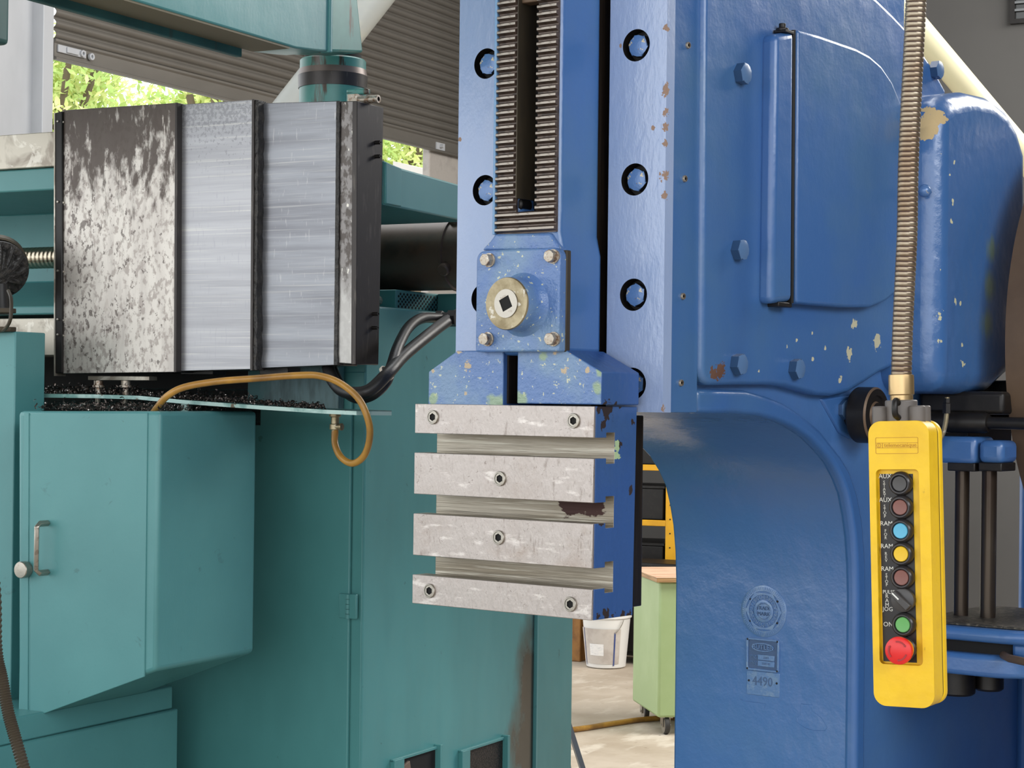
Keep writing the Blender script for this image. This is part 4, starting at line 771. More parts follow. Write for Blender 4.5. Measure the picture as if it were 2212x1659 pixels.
# front flanges with counterbored bolts
HZ = [2.271, 2.0175, 1.80, 1.632]
ul, ur0, ur1 = B.f(VF, (989, 380))[0], -.0747, .0535
uc = (-.374, -.0148)
def flange(name, u0, u1, hu, hz):
    pl = [(u0, 1.579), (u1, 1.579), (u1, 2.7), (u0, 2.7)]
    return P(name, MB(blue_flange, black).prism('v', pl, VF, VF + .028, holes=[circ(hu, z, .0305, 40) for z in hz], mh=1), label='glossy blue guide flange with its sheen painted pale')  # counterbore walls black to paint in the shade of the holes
f1 = flange('guide_flange', ul, -.30, uc[0], HZ[:3] + [2.53]); f2 = flange('guide_flange', ur0, ur1, uc[1], HZ + [2.53])
P('gib_block', MB(blue, hole).prism('v', [(ul, 1.579), (-.31, 1.579), (-.31, 2.7), (ul, 2.7)], VF + .0285, .262, mcap0=1))
gb = P('gib_block', MB(blue, hole).prism('v', [(ur0 + .003, 1.579), (ur1 - .0005, 1.579), (ur1 - .0005, 2.7), (ur0 + .003, 2.7)], VF + .0285, .262, mcap0=1), bev=.0015)
P('seam', MB(hole).box(ur1 - .01, ur1 - .0035, .2615, .2635, 1.58, 2.7))
bsd = M('bolt_shank_side', (46, 44, 46), .4, .2)
hb, hb2, hb3 = [hexbolt([bolt_blue, bsd], .0225, .021, '-v', rot=r_, side=1, dome=.2) for r_ in (.42, .25, .0)]
for fl, hu, hs in ((f1, uc[0], HZ[:3]), (f2, uc[1], HZ)):
    for k, z in enumerate(hs):
        bm_.inst('flange_bolt', (hb, hb2, hb3, hb3)[k], (hu, VF + .0275, z), parent=fl)
    me = MB(black).lathe([(.0295, 0), (.0295, .003), (.0275, .003)], (0, 0, 0), '-v', 32).mesh('counterbore_ring')
    for z in hs: bm_.inst('washer', me, (hu, VF + .028, z), parent=fl)
ss = socket_screw([steel_rusty, black, hole], .0062, 'u', sock=.5)
for q in ((1485, 98), (1478, 386), (1474, 640), (1470, 827)):
    a = B.s(ur1, q); bm_.inst('side_screw', ss, (ur1, a[0], a[1]), parent=gb)
# raised body casting on the side
UB = .064
bp = [(1523, -150), (1517, 795), (1518, 812), (1523, 825), (1534, 832), (1606, 831), (1670, 831), (1698, 834), (1732, 843), (1766, 853), (1800, 855), (1834, 848), (1868, 828), (1902, 805), (1926, 794), (2000, 785), (2004, 240), (2046, 205), (2043, 192), (2020, 150), (1990, 105), (1960, 62), (1930, 30), (1895, -4), (1840, -50), (1780, -110)]
P('body_casting', MB(blue_chip).prism('u', B.s(UB, *bp), .0, UB), bev=.020, seg=5, ang=50, label='raised blue side casting with chipped paint')
dr = [(1724, 64), (1770, 76), (1810, 90), (1850, 104), (1880, 120), (1905, 142), (1928, 176), (1948, 225), (1970, 310), (1984, 390), (1990, 450), (1989, 500), (1978, 555), (1962, 600), (1945, 625), (1915, 650), (1880, 664), (1830, 664), (1780, 660), (1722, 655)]
dd = P('access_door', MB(blue).prism('u', B.s(UB + .03, *dr), UB - .01, UB + .03), bev=.007, seg=3, ang=50, label='rounded blue access door')
P('hinge_rib', MB(blue_chip).prism('u', B.s(UB + .03, (1676, 74), (1717, 66), (1713, 652), (1668, 656)), UB - .01, UB + .03), bev=.014, seg=4)
P('door_gap', MB(hole).prism('u', B.s(UB + .031, (1717, 64), (1722.5, 64), (1718, 655), (1713, 655)), UB - .005, UB + .027))
a = B.s(UB + .031, (1704, 62)); mb = MB(black); mb.lathe([(.013, -.006), (.013, 0), (.007, .001), (.007, .01)], (UB + .016, a[0], a[1] + .002), 'z', 16); mb.box(UB + .002, UB + .031, a[0] - .012, a[0] + .022, a[1] - .008, a[1] - .002); P('hinge_pin', mb, label='black hinge pin', bev=.001)
a = B.s(UB + .02, (1690, 656)); P('hinge_foot', MB(black).box(UB - .002, UB + .026, a[0] - .025, a[0] + .03, a[1] - .007, a[1] + .003), bev=.002)
vg_ = B.s(.175, (2030, 500))[0]; a = B.f(vg_ - .022, (1997, 412)); mb = MB(bolt_blue); mb.sphere((a[0], vg_ - .022, a[1]), .0145, n=24); mb.lathe([(.005, 0), (.005, .04)], (a[0], vg_ - .022, a[1]), 'v', 12); P('ball_knob', mb, label='round blue ball knob')
sb = hexbolt([M('bolt_side_blue', (84, 116, 158), .3), M('bolt_flank_shade', (48, 76, 112), .25)], .0215, .017, 'u', rot=.0, dome=.3, side=1)  # darker blue flanks paint in shade on the bolt sides
for q in ((1600, 160), (1594, 540), (1592, 787), (1717, 797), (2020, 152)):
    a = B.s(UB + .004, q); bm_.inst('body_bolt', sb, (UB, a[0], a[1]), rot=(.25 + q[1] * .0007, 0, 0))
a = B.s(.04, (1818, 885)); bm_.inst('body_bolt', sb, (.034, a[0], a[1]))
P('bolt_bracket', MB(blue).prism('u', B.s(.045, (1778, 862), (1850, 850), (1862, 900), (1845, 950), (1818, 935)), .03, .042), bev=.006, seg=3)
# black ring wheel
c = B.hit(1893, 897, 0, .105); mb = MB(black, brown_iron); mb.lathe([(.030, -.09), (.030, -.05), (.058, -.048), (.061, -.044), (.061, -.004), (.057, 0), (.043, 0), (.041, -.004), (.030, -.004), (.027, 0), (0, .0)], (.108, c.y, c.z), 'u', 48, ms=[0, 0, 0, 0, 1, 0, 0, 0, 1, 0]); P('ring_wheel', mb, label='black ringed wheel')
# gear case
ge = [(1975, 320), (1990, 262), (2018, 226), (2060, 204), (2105, 196), (2148, 206), (2182, 232), (2206, 275), (2222, 330), (2224, 600), (2208, 740), (2186, 812), (2150, 846), (2100, 852), (2030, 846), (1990, 800), (1975, 700)]
P('gear_case', MB(blue_gear).prism('u', [(max(a, B.s(.175, (2030, 500))[0]), b) for a, b in B.s(.175, *ge)], -.02, .175), bev=.045, seg=8, ang=60, label='bulging rounded gear case with flaking paint')
# flywheel
q = B.hit(2171, 735, 0, .245); rw = .56; zc_ = q.z
fw = MB(brown_iron); fw.lathe([(.06, -.06), (.10, -.06), (.12, -.02), (rw - .08, -.02), (rw - .07, -.055), (rw, -.055), (rw, .045), (rw - .01, .055), (rw - .06, .055), (rw - .075, .015), (.12, .0), (.1, .07), (.03, .07)], (.30, q.y + rw, zc_), 'u', 96)
P('flywheel', fw, label='brown iron flywheel'); P('flywheel_shaft', MB(black).lathe([(.04, -.35), (.04, .1)], (.30, q.y + rw, zc_), 'u', 24))
# feed rods and their brackets
VR = 1.25
def RX(x, y=1100, v=VR): return B.f(v, (x, y))[0]
r1, r2 = RX(2078), RX(2136)
for uu, rr_, yy in ((r1, .0165, 1335), (r2, .0175, 1322)):
    P('feed_rod', MB(rod_m).lathe([(rr_, B.f(VR, (2078, yy))[1] - .01), (rr_, B.f(VR, (2078, 1000))[1])], (uu, VR, 0), 'z', 28), label='oily brown steel rod')
def slab(name, x0, x1, y0, y1, v0, v1, mat, b=.006, **k):
    a, c = B.f(v0, (x0, y1)), B.f(v0, (x1, y0)); return P(name, MB(mat).box(a[0], c[0], v0, v1, a[1], c[1]), bev=b, seg=3, **k)
slab('rod_bracket', 2015, 2108, 944, 1000, VR - .05, VR + .06, blue, .012); slab('rod_bracket', 2112, 2166, 952, 1000, VR - .05, VR + .04, blue, .014)
slab('rod_collar', 2046, 2106, 1000, 1017, VR - .045, VR + .04, black, .003); slab('rod_collar', 2113, 2164, 1000, 1017, VR - .045, VR + .035, black, .003)
c = B.hit(2050, 912, 1, VR); P('cross_shaft', MB(black).lathe([(.024, RX(1985)), (.024, RX(2126)), (.02, RX(2134)), (.014, RX(2135)), (.014, RX(2230))], (0, VR, c.z), 'u', 28))
slab('gear_case_shade', 1985, 2168, 846, 893, VR + .0, VR + .2, black, .01)  # black box added as the shade beneath the gear case
pts = [B.hit(x, y, 1, VR - .08) for x, y in ((2046, 858), (2046, 880), (2045, 893), (2042, 915), (2036, 938), (2026, 955), (2012, 966))]
P('oil_pipe', MB(brass_worn).tube(smooth_path(pts, 5), .0058, 10)); mb = MB(black); mb.lathe([(.010, 0), (.010, .022), (.008, .024), (.008, .034)], tuple(pts[2]), 'z', 6); P('pipe_nut', mb)
zt_ = B.hit(2150, 1352, 1, 1.1).z
ov = lambda u0, u1, v0, v1, r_: rrect(u0, u1, v0, v1, r_, 8)
u0_, u1_ = RX(1975, 1350, 1.15), RX(2290, 1350, 1.15)
P('indicator_plate', MB(cast_plate).prism('z', ov(u0_ + .02, u1_ - .02, 1.10, 1.50, .07), zt_ - .006, zt_), bev=.002, label='dark cast index plate')
zA, zB_, zC = B.hit(2100, 1386, 1, 1.08).z, B.hit(2100, 1412, 1, 1.08).z, B.hit(2100, 1460, 1, 1.08).z
P('clamp_collar', MB(blue).prism('z', ov(u0_, u1_, 1.07, 1.52, .10), zA, zt_ - .006), bev=.014, seg=4)
P('clamp_slot', MB(hole).prism('z', ov(u0_ + .02, u1_ - .05, 1.10, 1.52, .08), zB_, zA))
P('clamp_web', MB(blue).box(RX(2184, 1400, 1.1), u1_, 1.10, 1.5, zB_ - .005, zA + .005), bev=.01)
P('clamp_collar', MB(blue).prism('z', ov(u0_, u1_ - .03, 1.07, 1.5, .10), zC, zB_), bev=.012, seg=4)
h = B.hit(2180, 1422, 1, 1.04); h2_ = B.hit(2260, 1440, 1, 1.0); P('clamp_lever', MB(brown_iron).tube([tuple(h + Vector((-.03, .04, .0))), tuple(h), tuple(h2_)], .0085, 14), label='brown round lever')
for x, y, r_, v_ in ((2066, 1500, .042, 1.17), (2136, 1491, .033, 1.22)):
    u_ = RX(x, 1480, v_); z_ = B.f(v_, (x, y))[1]; P('rod_cap', MB(black).lathe([(r_ - .006, z_), (r_, z_ + .005), (r_, zC)], (u_, v_, 0), 'z', 32))

# makers plates on the column front
VC = .942
def bz(x, y): a = B.f(VC, (x, y)); return a
c = bz(1651, 1320); rbg = (bz(1651, 1264)[1] - bz(1651, 1376)[1]) / 2
bpaint = M('relief_lit_blue', (92, 128, 176), .24, .1, [dict(c=(120, 148, 178), s=60, lo=.52, hi=.62, a=.6)], [(260, (1, 1, 1), .3, .001)], spec=.8)  # raised parts lightened to paint in the gleam of the relief edges
bpaint2 = M('relief_shade_blue', (66, 92, 130), .4, .1, [], [(400, (1, 1, 1), .5, .0006)])  # darker copy of the plate paint, shading fields and letters
mb = MB(bpaint); mb.lathe([(rbg, 0), (rbg, .003), (rbg - .001, .0035), (rbg * .78, .0035), (rbg * .77, .0015), (0, .0015)], (c[0], VC, c[1]), '-v', 64)
for k in range(72):
    t_ = 2 * pi * k / 72; m_ = Matrix.Translation((c[0] + rbg * .88 * cos(t_), VC - .0037, c[1] + rbg * .88 * sin(t_))) @ Matrix.Rotation(-t_, 4, 'Y'); g_ = bmesh.ops.create_cube(mb.bm, size=1, matrix=m_ @ Matrix.Diagonal((.006, .0016, .0017, 1)))
bd = P('round_badge', mb, label='round moulded badge with hexagon and lettering')
mb = MB(bpaint); hx = lambda r_: [(c[0] + r_ * cos(pi / 3 * k), c[1] + r_ * sin(pi / 3 * k)) for k in range(6)]
mb.prism('v', hx(rbg * .80), VC - .0042, VC - .001, holes=[circ(c[0], c[1], rbg * .64, 48)]); P('badge_hexagon', mb, parent=bd)
P('lettering_field', MB(bpaint2).lathe([(rbg * .64, .0), (rbg * .64, .0018), (0, .0018)], (c[0], VC, c[1]), '-v', 48), parent=bd)
mb = MB(bpaint); mb.lathe([(rbg * .43, .001), (rbg * .43, .0042), (rbg * .41, .0046), (rbg * .33, .0046), (rbg * .32, .003), (0, .003)], (c[0], VC, c[1]), '-v', 48)
for k in range(36):
    t_ = 2 * pi * k / 36; m_ = Matrix.Translation((c[0] + rbg * .32 * cos(t_), VC - .0042, c[1] + rbg * .32 * sin(t_))) @ Matrix.Rotation(-t_, 4, 'Y'); bmesh.ops.create_cube(mb.bm, size=1, matrix=m_ @ Matrix.Diagonal((.004, .002, .0014, 1)))
P('badge_centre', mb, parent=bd)
def ptext(parent, name, s_, size, u, v, z, mat, ang=0, ext=.0008, xs=1.0):
    return bm_.inst(name, text_mesh(name, s_, size, mat, ext, xs=xs), (u, v, z), parent=parent, rot=(0, ang, 0))
ptext(bd, 'lettering', 'TRADE', .012, c[0], VC - .0032, c[1] + .0065, bpaint2, ext=.0012); ptext(bd, 'lettering', 'MARK', .012, c[0], VC - .0032, c[1] - .0065, bpaint2, ext=.0012)
ring_txt = [('BRITISH', 158), ('MACHINE', 92), ('TOOL', 32), ("MFRS'", -28), ('(LIMD)', -88), ('ASSN.', -150)]
for wd, mid in ring_txt:
    st = 11.6 if len(wd) > 5 else 12.5
    for i, chx in enumerate(wd):
        t_ = mid + (len(wd) - 1) * st / 2 - i * st if True else 0
        a_ = radians(t_); rt_ = rbg * .535; ptext(bd, 'lettering', chx, .0135, c[0] + rt_ * cos(a_), VC - .0022, c[1] + rt_ * sin(a_), bpaint, ang=pi / 2 - a_, ext=.0014)
for t_ in (35, 145, 215, 325):
    a_ = radians(t_); bm_.inst('rivet', MB(black).sphere((0, 0, 0), .0026, n=12).mesh('rivet'), (c[0] + rbg * .72 * cos(a_), VC - .002, c[1] + rbg * .72 * sin(a_)), parent=bd)
a0, a1 = bz(1614, 1448), bz(1685, 1381)
x0, z0, x1, z1 = a0[0], a0[1] + .0, a1[0], a1[1] - .0
x0, x1 = bz(1614, 1415)[0], bz(1685, 1415)[0]; z1 = bz(1650, 1379)[1]; z0 = bz(1650, 1450)[1]
mb = MB(bpaint); mb.prism('v', rrect(x0, x1, z0, z1, .006), VC - .006, VC, holes=[rrect(x0 + .005, x1 - .005, z0 + .005, z1 - .005, .004)]); np_ = P('name_plate', mb, bev=.0012, label='square painted name plate with raised rim')
P('plate_field', MB(bpaint2).box(x0 + .003, x1 - .003, VC - .0022, VC, z0 + .003, z1 - .003), parent=np_)
cx_ = (x0 + x1) / 2; ze = z1 - (z1 - z0) * .27; ew, eh = (x1 - x0) * .33, (z1 - z0) * .13
el = lambda k: [(cx_ + ew * k * cos(2 * pi * i / 40), ze + (eh - (1 - k) * ew) * sin(2 * pi * i / 40)) for i in range(40)]
P('oval_rim', MB(bpaint).prism('v', el(1.0), VC - .0048, VC - .002, holes=[el(.93)]), parent=np_)
ptext(np_, 'lettering', 'BUTLER', .0155, cx_, VC - .0026, ze, bpaint, ext=.0016, xs=1.02)
for k, (a_, b_, tx) in enumerate(((.50, .66, '2501'), (.68, .85, '258145'))):
    za, zb2 = z1 - (z1 - z0) * b_, z1 - (z1 - z0) * a_; xa, xb = x0 + (x1 - x0) * .35, x1 - (x1 - x0) * .14
    P('data_field', MB(bpaint).prism('v', [(xa, za), (xb, za), (xb, zb2), (xa, zb2)], VC - .004, VC - .002), parent=np_, bev=.0006)
    ptext(np_, 'lettering', tx, .0075, (xa + xb) / 2, VC - .004, (za + zb2) / 2, bpaint2, ext=.0005)
    ptext(np_, 'lettering', ('MACH', 'ORDER')[k], .0062, x0 + (x1 - x0) * .21, VC - .0026, zb2 - .004, bpaint, ext=.0008); ptext(np_, 'lettering', ('No', 'No')[k], .0062, x0 + (x1 - x0) * .27, VC - .0026, za + .004, bpaint, ext=.0008)
for xx in (x0 + .004, x1 - .004):
    for z_ in (z0 + .004, z1 - .004): bm_.inst('rivet', bpy.data.meshes['rivet'], (xx, VC - .005, z_), parent=np_)
zn = bz(1650, 1503)[1]
nn = P('number_plate', MB(bpaint).prism('v', rrect(x0 + .001, x1 + .001, zn, z0 - .001, .003), VC - .003, VC), bev=.0008, label='painted number plate')
ptext(nn, 'lettering', '4490', .030, cx_, VC - .0031, (zn + z0) / 2 + .004, bpaint2, ext=.0005, xs=.88)
for xx in (x0 + .007, x1 - .006): bm_.inst('rivet', bpy.data.meshes['rivet'], (xx, VC - .003, (zn + z0) / 2 + .004), parent=nn)
# old plate outline and paint lumps on the column
for pts in ([(1730, 1520), (1756, 1523), (1757, 1536), (1775, 1550), (1788, 1570), (1783, 1578), (1760, 1578), (1740, 1572), (1724, 1560), (1722, 1550), (1729, 1545), (1730, 1520)], [(1598, 1510), (1610, 1514), (1655, 1520), (1652, 1532)]):
    pp = [(*bz(*q),) for q in pts]; P('paint_ridge', MB(blue).tube([(a, VC - .0005, b) for a, b in pp], .0014, 6))
for q in ((1390, 1052), (1473, 1362), (1700, 1140), (1708, 1143), (1528, 1036), (1560, 1038)): pass

# ------------------------------------------------------------------ the ram
rm = Thing('machine_ram', 'blue vertical ram with rack teeth and a bright T-slotted steel face', 'ram', B, (-.21, .1, 1.2))
P = rm.part
uRm = B.f(0, (1208, 300))[0]; uLm = B.f(0, (1067, 300))[0]
zf0, zf1 = B.f(0, (1130, 548))[1], B.f(0, (1130, 505))[1]
uC0, uC1 = B.f(0, (1035, 650))[0], B.f(0, (1214, 650))[0]
zCb = B.f(0, (1130, 756))[1]; zCt = B.f(0, (1130, 540))[1]
body = [(uC0 + .003, zCb - .01), (uC1 - .002, zCb - .01), (uC1 - .002, zf0), (uRm, zf1), (uRm, 2.62), (uLm, 2.62), (uLm, zf1), (uC0 + .003, zf0)]
slot = [B.f(0, (1112, 455)), B.f(0, (1158, 455)), (B.f(0, (1160, 0))[0], 2.55), (B.f(0, (1116, 0))[0], 2.55)]
us0, us1 = B.f(-.012, (1112, 250))[0], B.f(-.012, (1156, 250))[0]; zs0 = B.f(-.012, (1130, 456))[1]
slot = [(us0, zs0), (us1, zs0), (us1, 2.60), (us0, 2.60)]
P('ram_body', MB(blue).prism('v', body, .0, VF - .004, holes=[slot]), bev=.014, seg=4, label='blue painted ram body')
P('ram_neck', MB(slide).box(-.33, -.095, VF - .02, .20, 1.22, 2.6)); P('slideway', MB(slide).box(-.40, -.044, .171, .225, 1.205, 1.572), bev=.002, label='dark oily slideway strip')
P('slideway', MB(slide).box(-.39, -.05, .15, .172, 1.206, 1.574), bev=.002)
P('slot_back', MB(hole).box(us0 - .005, us1 + .005, .05, .06, zs0 - .01, 2.6)); P('slot_side', MB(olive).box(us0 + .0005, us0 + .003, -.008, .05, B.f(0, (1130, 428))[1], 2.6), label='olive-grey slot wall')
a = B.f(.01, (1114, 442)); P('clamp_nut', MB(black).lathe([(.013, .03), (.013, 0), (.009, -.004)], (a[0] + .004, 0.01, a[1]), 'v', 12), bev=.001)
ztop_ = B.f(-.01, (1140, 2))[1]; P('stop_block', MB(brown_iron).box(us0 + .002, us1 - .002, .002, .03, ztop_, ztop_ + .05), bev=.002)
# rack
rl0, rl1 = B.f(-.012, (1071, 250))[0], us0 - .002; rr0, rr1 = us1 + .001, B.f(-.012, (1199, 250))[0]; zr0 = B.f(-.012, (1130, 503))[1]
rk = P('rack', MB(rack_root).prism('v', [(rl0, zr0), (rr1, zr0), (rr1, 2.6), (rl0, 2.6)], -.004, .001, holes=[slot]), label='brown steel rack with bright worn teeth')
PT = .01385
def tooth(u0, u1):
    mb = MB(rack_root, rack_land); h = (u1 - u0) / 2
    mb.prism('u', [(0, -.0064), (-.0080, -.0028), (-.0083, -.0024), (-.0083, .0018), (-.0080, .0022), (0, .0052)], -h, h)
    for f in mb.bm.faces:
        f.normal_update()
        cs = f.calc_center_median()
        if abs(f.normal.y) > .9 and cs.y < -.006 : f.material_index = 1
    return mb.mesh('tooth', ang=20)
tL, tR, tW = tooth(rl0, rl1), tooth(rr0, rr1), tooth(rl0, rr1)
for k in range(44):
    z = zr0 + .008 + k * PT
    if z > 2.59: break
    if z < zs0 - .004: rm.inst('tooth', tW, ((rl0 + rr1) / 2, -.0035, z), parent=rk)
    else:
        rm.inst('tooth', tL, ((rl0 + rl1) / 2, -.0035, z), parent=rk); rm.inst('tooth', tR, ((rr0 + rr1) / 2, -.0035, z - .003), parent=rk)
P('rack_edge', MB(M('light_blue_edge', (110, 150, 190), .35)).box(rl0 - .008, rl0 - .002, -.009, .003, zr0, 2.6), bev=.001)
P('rack_foot', MB(blue_ram).prism('v', B.f(-.006, (1040, 541), (1060, 520), (1070, 505), (1190, 503), (1211, 541)), -.008, .02), bev=.005, seg=3)
# cover plate, boss and bolts
VP = -.022
cp = B.f(VP, (1029, 548), (1208, 536), (1208, 752), (1026, 752)); 
cpx0, cpx1, cz0, cz1 = (cp[0][0] + cp[3][0]) / 2, (cp[1][0] + cp[2][0]) / 2, zCb - .004, B.f(VP, (1120, 538))[1]
co = P('cover_plate', MB(blue_ram).prism('v', [(cpx0, cz0), (cpx1, cz0)] + rrect(cpx0, cpx1, cz0, cz1, .018)[:12], VP, .004), bev=.004, seg=3, label='square bolted cover plate, worn blue paint')
P('cover_joint', MB(olive).box(cpx0 + .004, cpx1 + .002, -.002, .012, cz0, cz1 - .004), parent=co, bev=.002)
cb = hexbolt([steel_rusty], .0118, .016, '-v', washer=.0135, rot=.3, dome=.1)
for q in ((1043, 561), (1181, 553), (1040, 732), (1182, 732)):
    a = B.f(VP - .016, q); rm.inst('cover_bolt', cb, (a[0] + .004, VP, a[1]), parent=co, rot=(0, q[0] * .3, 0))
c = B.f(VP - .052, (1092.5, 655.5)); rb = (B.f(VP - .052, (1092, 598))[1] - B.f(VP - .052, (1092, 713))[1]) / 2
bo = P('drive_boss', MB(blue_ram, brass_worn).lathe([(rb * 1.22, 0), (rb * 1.08, .006), (rb * 1.02, .016), (rb, .03), (rb, .047), (rb * .97, .0505), (rb * .0, .0505)], (c[0], VP, c[1]), '-v', 64, ms=[0, 0, 0, 0, 1, 1]), parent=co, label='round boss with bare metal face')
sq = [(c[0] + .0165 * cos(a_), c[1] + .0165 * sin(a_)) for a_ in [radians(70 + 90 * k) for k in range(4)]]
P('square_socket', MB(steel, hole).prism('v', circ(c[0], c[1], .0265, 48), VP - .0525, VP - .0495, holes=[sq], mcap1=1), parent=co, label='bright square-holed drive socket')
P('socket_hollow', MB(hole).box(c[0] - .016, c[0] + .016, VP - .0512, VP - .0507, c[1] - .016, c[1] + .016), parent=co)
# tool head
z8, z7 = B.f(0, (1290, 803))[1], B.f(0, (1222, 756))[1]
uh0, uh1, ut0, ut1 = B.f(0, (925, 830))[0], B.f(0, (1299, 830))[0], B.f(0, (987, 755))[0], B.f(0, (1222, 755))[0]
z0h = B.f(0, (1200, 873))[1]
g0, g1 = B.f(0, (1087, 810))[0], B.f(0, (1117, 810))[0]
P('tool_head', MB(blue_ram, blue_side_shade).prism('v', [(uh0, z0h - .03), (g0, z0h - .03), (g0, z7), (ut0, z7), (uh0, z8)], .0, .125, m=1, mcap0=0), bev=.0025, label='left half of the worn blue tool head')
P('tool_head', MB(blue_ram, blue_side_shade).prism('v', [(g1, z0h), (uh1, z0h), (uh1, z8), (ut1, z7), (g1, z7)], .0, .125, m=1, mcap0=0), bev=.0025, label='right half of the worn blue tool head')
P('head_slot', MB(hole).box(g0 - .002, g1 + .002, .07, .12, z0h, z7 - .004))
P('slot_wall', MB(slide).box(g0 - .001, g0 + .004, .012, .08, z0h, z7 - .004))
# T-slotted block (profile seen from the side)
Z = lambda y: B.f(0, (1282, y))[1]
pd = [(877.6, 945.8), (990.4, 1086.4), (1131.3, 1228.0), (1273.0, 1340.0)]
zz = [(Z(a), Z(b)) for a, b in pd]; tz = []
tsl = [((1310, 934.6), (1308, 1001.8)), ((1307, 1072.8), (1305, 1141)), ((1304, 1214.4), (1300, 1281.7))]
for hi_, lo_ in tsl: tz.append((B.s(0, hi_)[1], B.s(0, lo_)[1]))
pf = [(0, zz[0][0])]; mi = {}; mt = []
def add(p, m): pf.append(p); mt.append(m)
NW, TWD = .034, .061
mt = []
for i in range(3):
    add((0, zz[i][1]), 0); add((NW, zz[i][1]), 1); add((NW, tz[i][0]), 1); add((TWD, tz[i][0]), 1); add((TWD, tz[i][1]), 1); add((NW, tz[i][1]), 1); add((NW, zz[i + 1][0]), 1); add((0, zz[i + 1][0]), 1)
add((0, zz[3][1]), 0); add((.127, zz[3][1] - .001), 0); add((.134, zz[0][0] - .0005), 0); mt.append(0)
uB0, uB1 = B.f(0, (900, 950))[0], 0.0
blk = MB(blue_side_shade, slot_steel); blk.prism('u', pf, uB0 + .001, uB1, m=0, medge={i: m for i, m in enumerate(mt)}); P('t_slot_block', blk, label='blue block with three bright T-slots', bev=.0008)
sc_ = socket_screw([steel, bezel_m, hole], .0138, '-v', sock=.56)
xs = {0: ((936, 901), (1240, 909)), 1: ((1081, 1034),), 2: ((1078, 1161),), 3: ((929, 1276), (1233, 1305))}
for i in range(4):
    s_ = P('face_strip', MB(blue_side_shade, pad).prism('v', [(uB0 - .0005 * i, zz[i][1]), (uB1 - .001, zz[i][1]), (uB1 - .001, zz[i][0]), (uB0 - .0005 * i, zz[i][0])], -.006, .0, m=1), bev=.0012, label='bright scraped steel face strip')
    for q in xs[i]:
        a = B.f(-.006, q); rm.inst('socket_screw', sc_, (a[0], -.006, a[1]), parent=s_)

# ================================================================== PENDANT
PA = Frame(1948, 1530, 2.9, 31, tilt=-.033)
lift = 0
z_b = PA.hit(1960, 1528, 1, 0).z
pe = Thing('pendant_control', 'yellow hanging push-button pendant on a ribbed metal conduit', 'pendant', PA, (0, .03, z_b))
P = pe.part
fx0, fx1 = PA.f(0, (1883, 1300))[0], PA.f(0, (2014, 1300))[0]; ftop = PA.f(0, (1948, 909))[1]
uw = PA.f(0, (1880, 1000))[0]
rx0, rx1 = PA.f(0, (1896, 1230))[0], PA.f(0, (1989, 1230))[0]; rz0, rz1 = PA.f(0, (1945, 1436))[1], PA.f(0, (1940, 1014))[1]
outer = rrect(fx0, fx1, z_b, ftop, .020, 8)
sh = MB(yellow)
sh.prism('v', outer, 0, .040, holes=[rrect(rx0, rx1, rz0, rz1, .007, 5)])
P('front_shell', sh, bev=.0085, seg=5, ang=50, label='glossy yellow moulded front shell')
P('gasket', MB(black).prism('v', rrect(fx0 + .002, fx1 - .001, z_b + .002, ftop - .002, .019, 8), .040, .0455))
P('rear_shell', MB(yellow).prism('v', rrect(fx0 + .0005, fx1 + .001, z_b, ftop, .020, 8), .0455, .062), bev=.004, seg=3)
pv = .010
ax0, ax1 = PA.f(pv, (1901, 1045))[0], PA.f(pv, (1974, 1045))[0]
bx0, bx1 = rx0 + .002, rx1 - .002
lp_ = P('label_panel', MB(panel_black).box(PA.f(pv, (1904, 1230))[0], PA.f(pv, (1976, 1230))[0], pv, pv + .004, rz0 + .003, rz1 - .007), label='black engraved label panel')
P('recess_floor', MB(yellow).box(rx0 - .003, rx1 + .003, pv + .001, pv + .02, rz0 - .003, rz1 + .003))
btn = [(1942, 1045, b_black, 'black push button', 'push_button'), (1943, 1096, b_brown, 'faded brown-red push button', 'push_button'), (1944, 1147, b_cyan, 'sky-blue push button', 'push_button'), (1945, 1197, b_yel, 'yellow push button', 'push_button'), (1946, 1248, b_brown, 'faded brown-red push button', 'push_button'), (1948, 1297, b_black, 'black rotary selector with white pointer', 'selector_switch'), (1949, 1350, b_green, 'green push button', 'push_button'), (1950, 1403, b_red, 'red mushroom stop button', 'stop_button')]
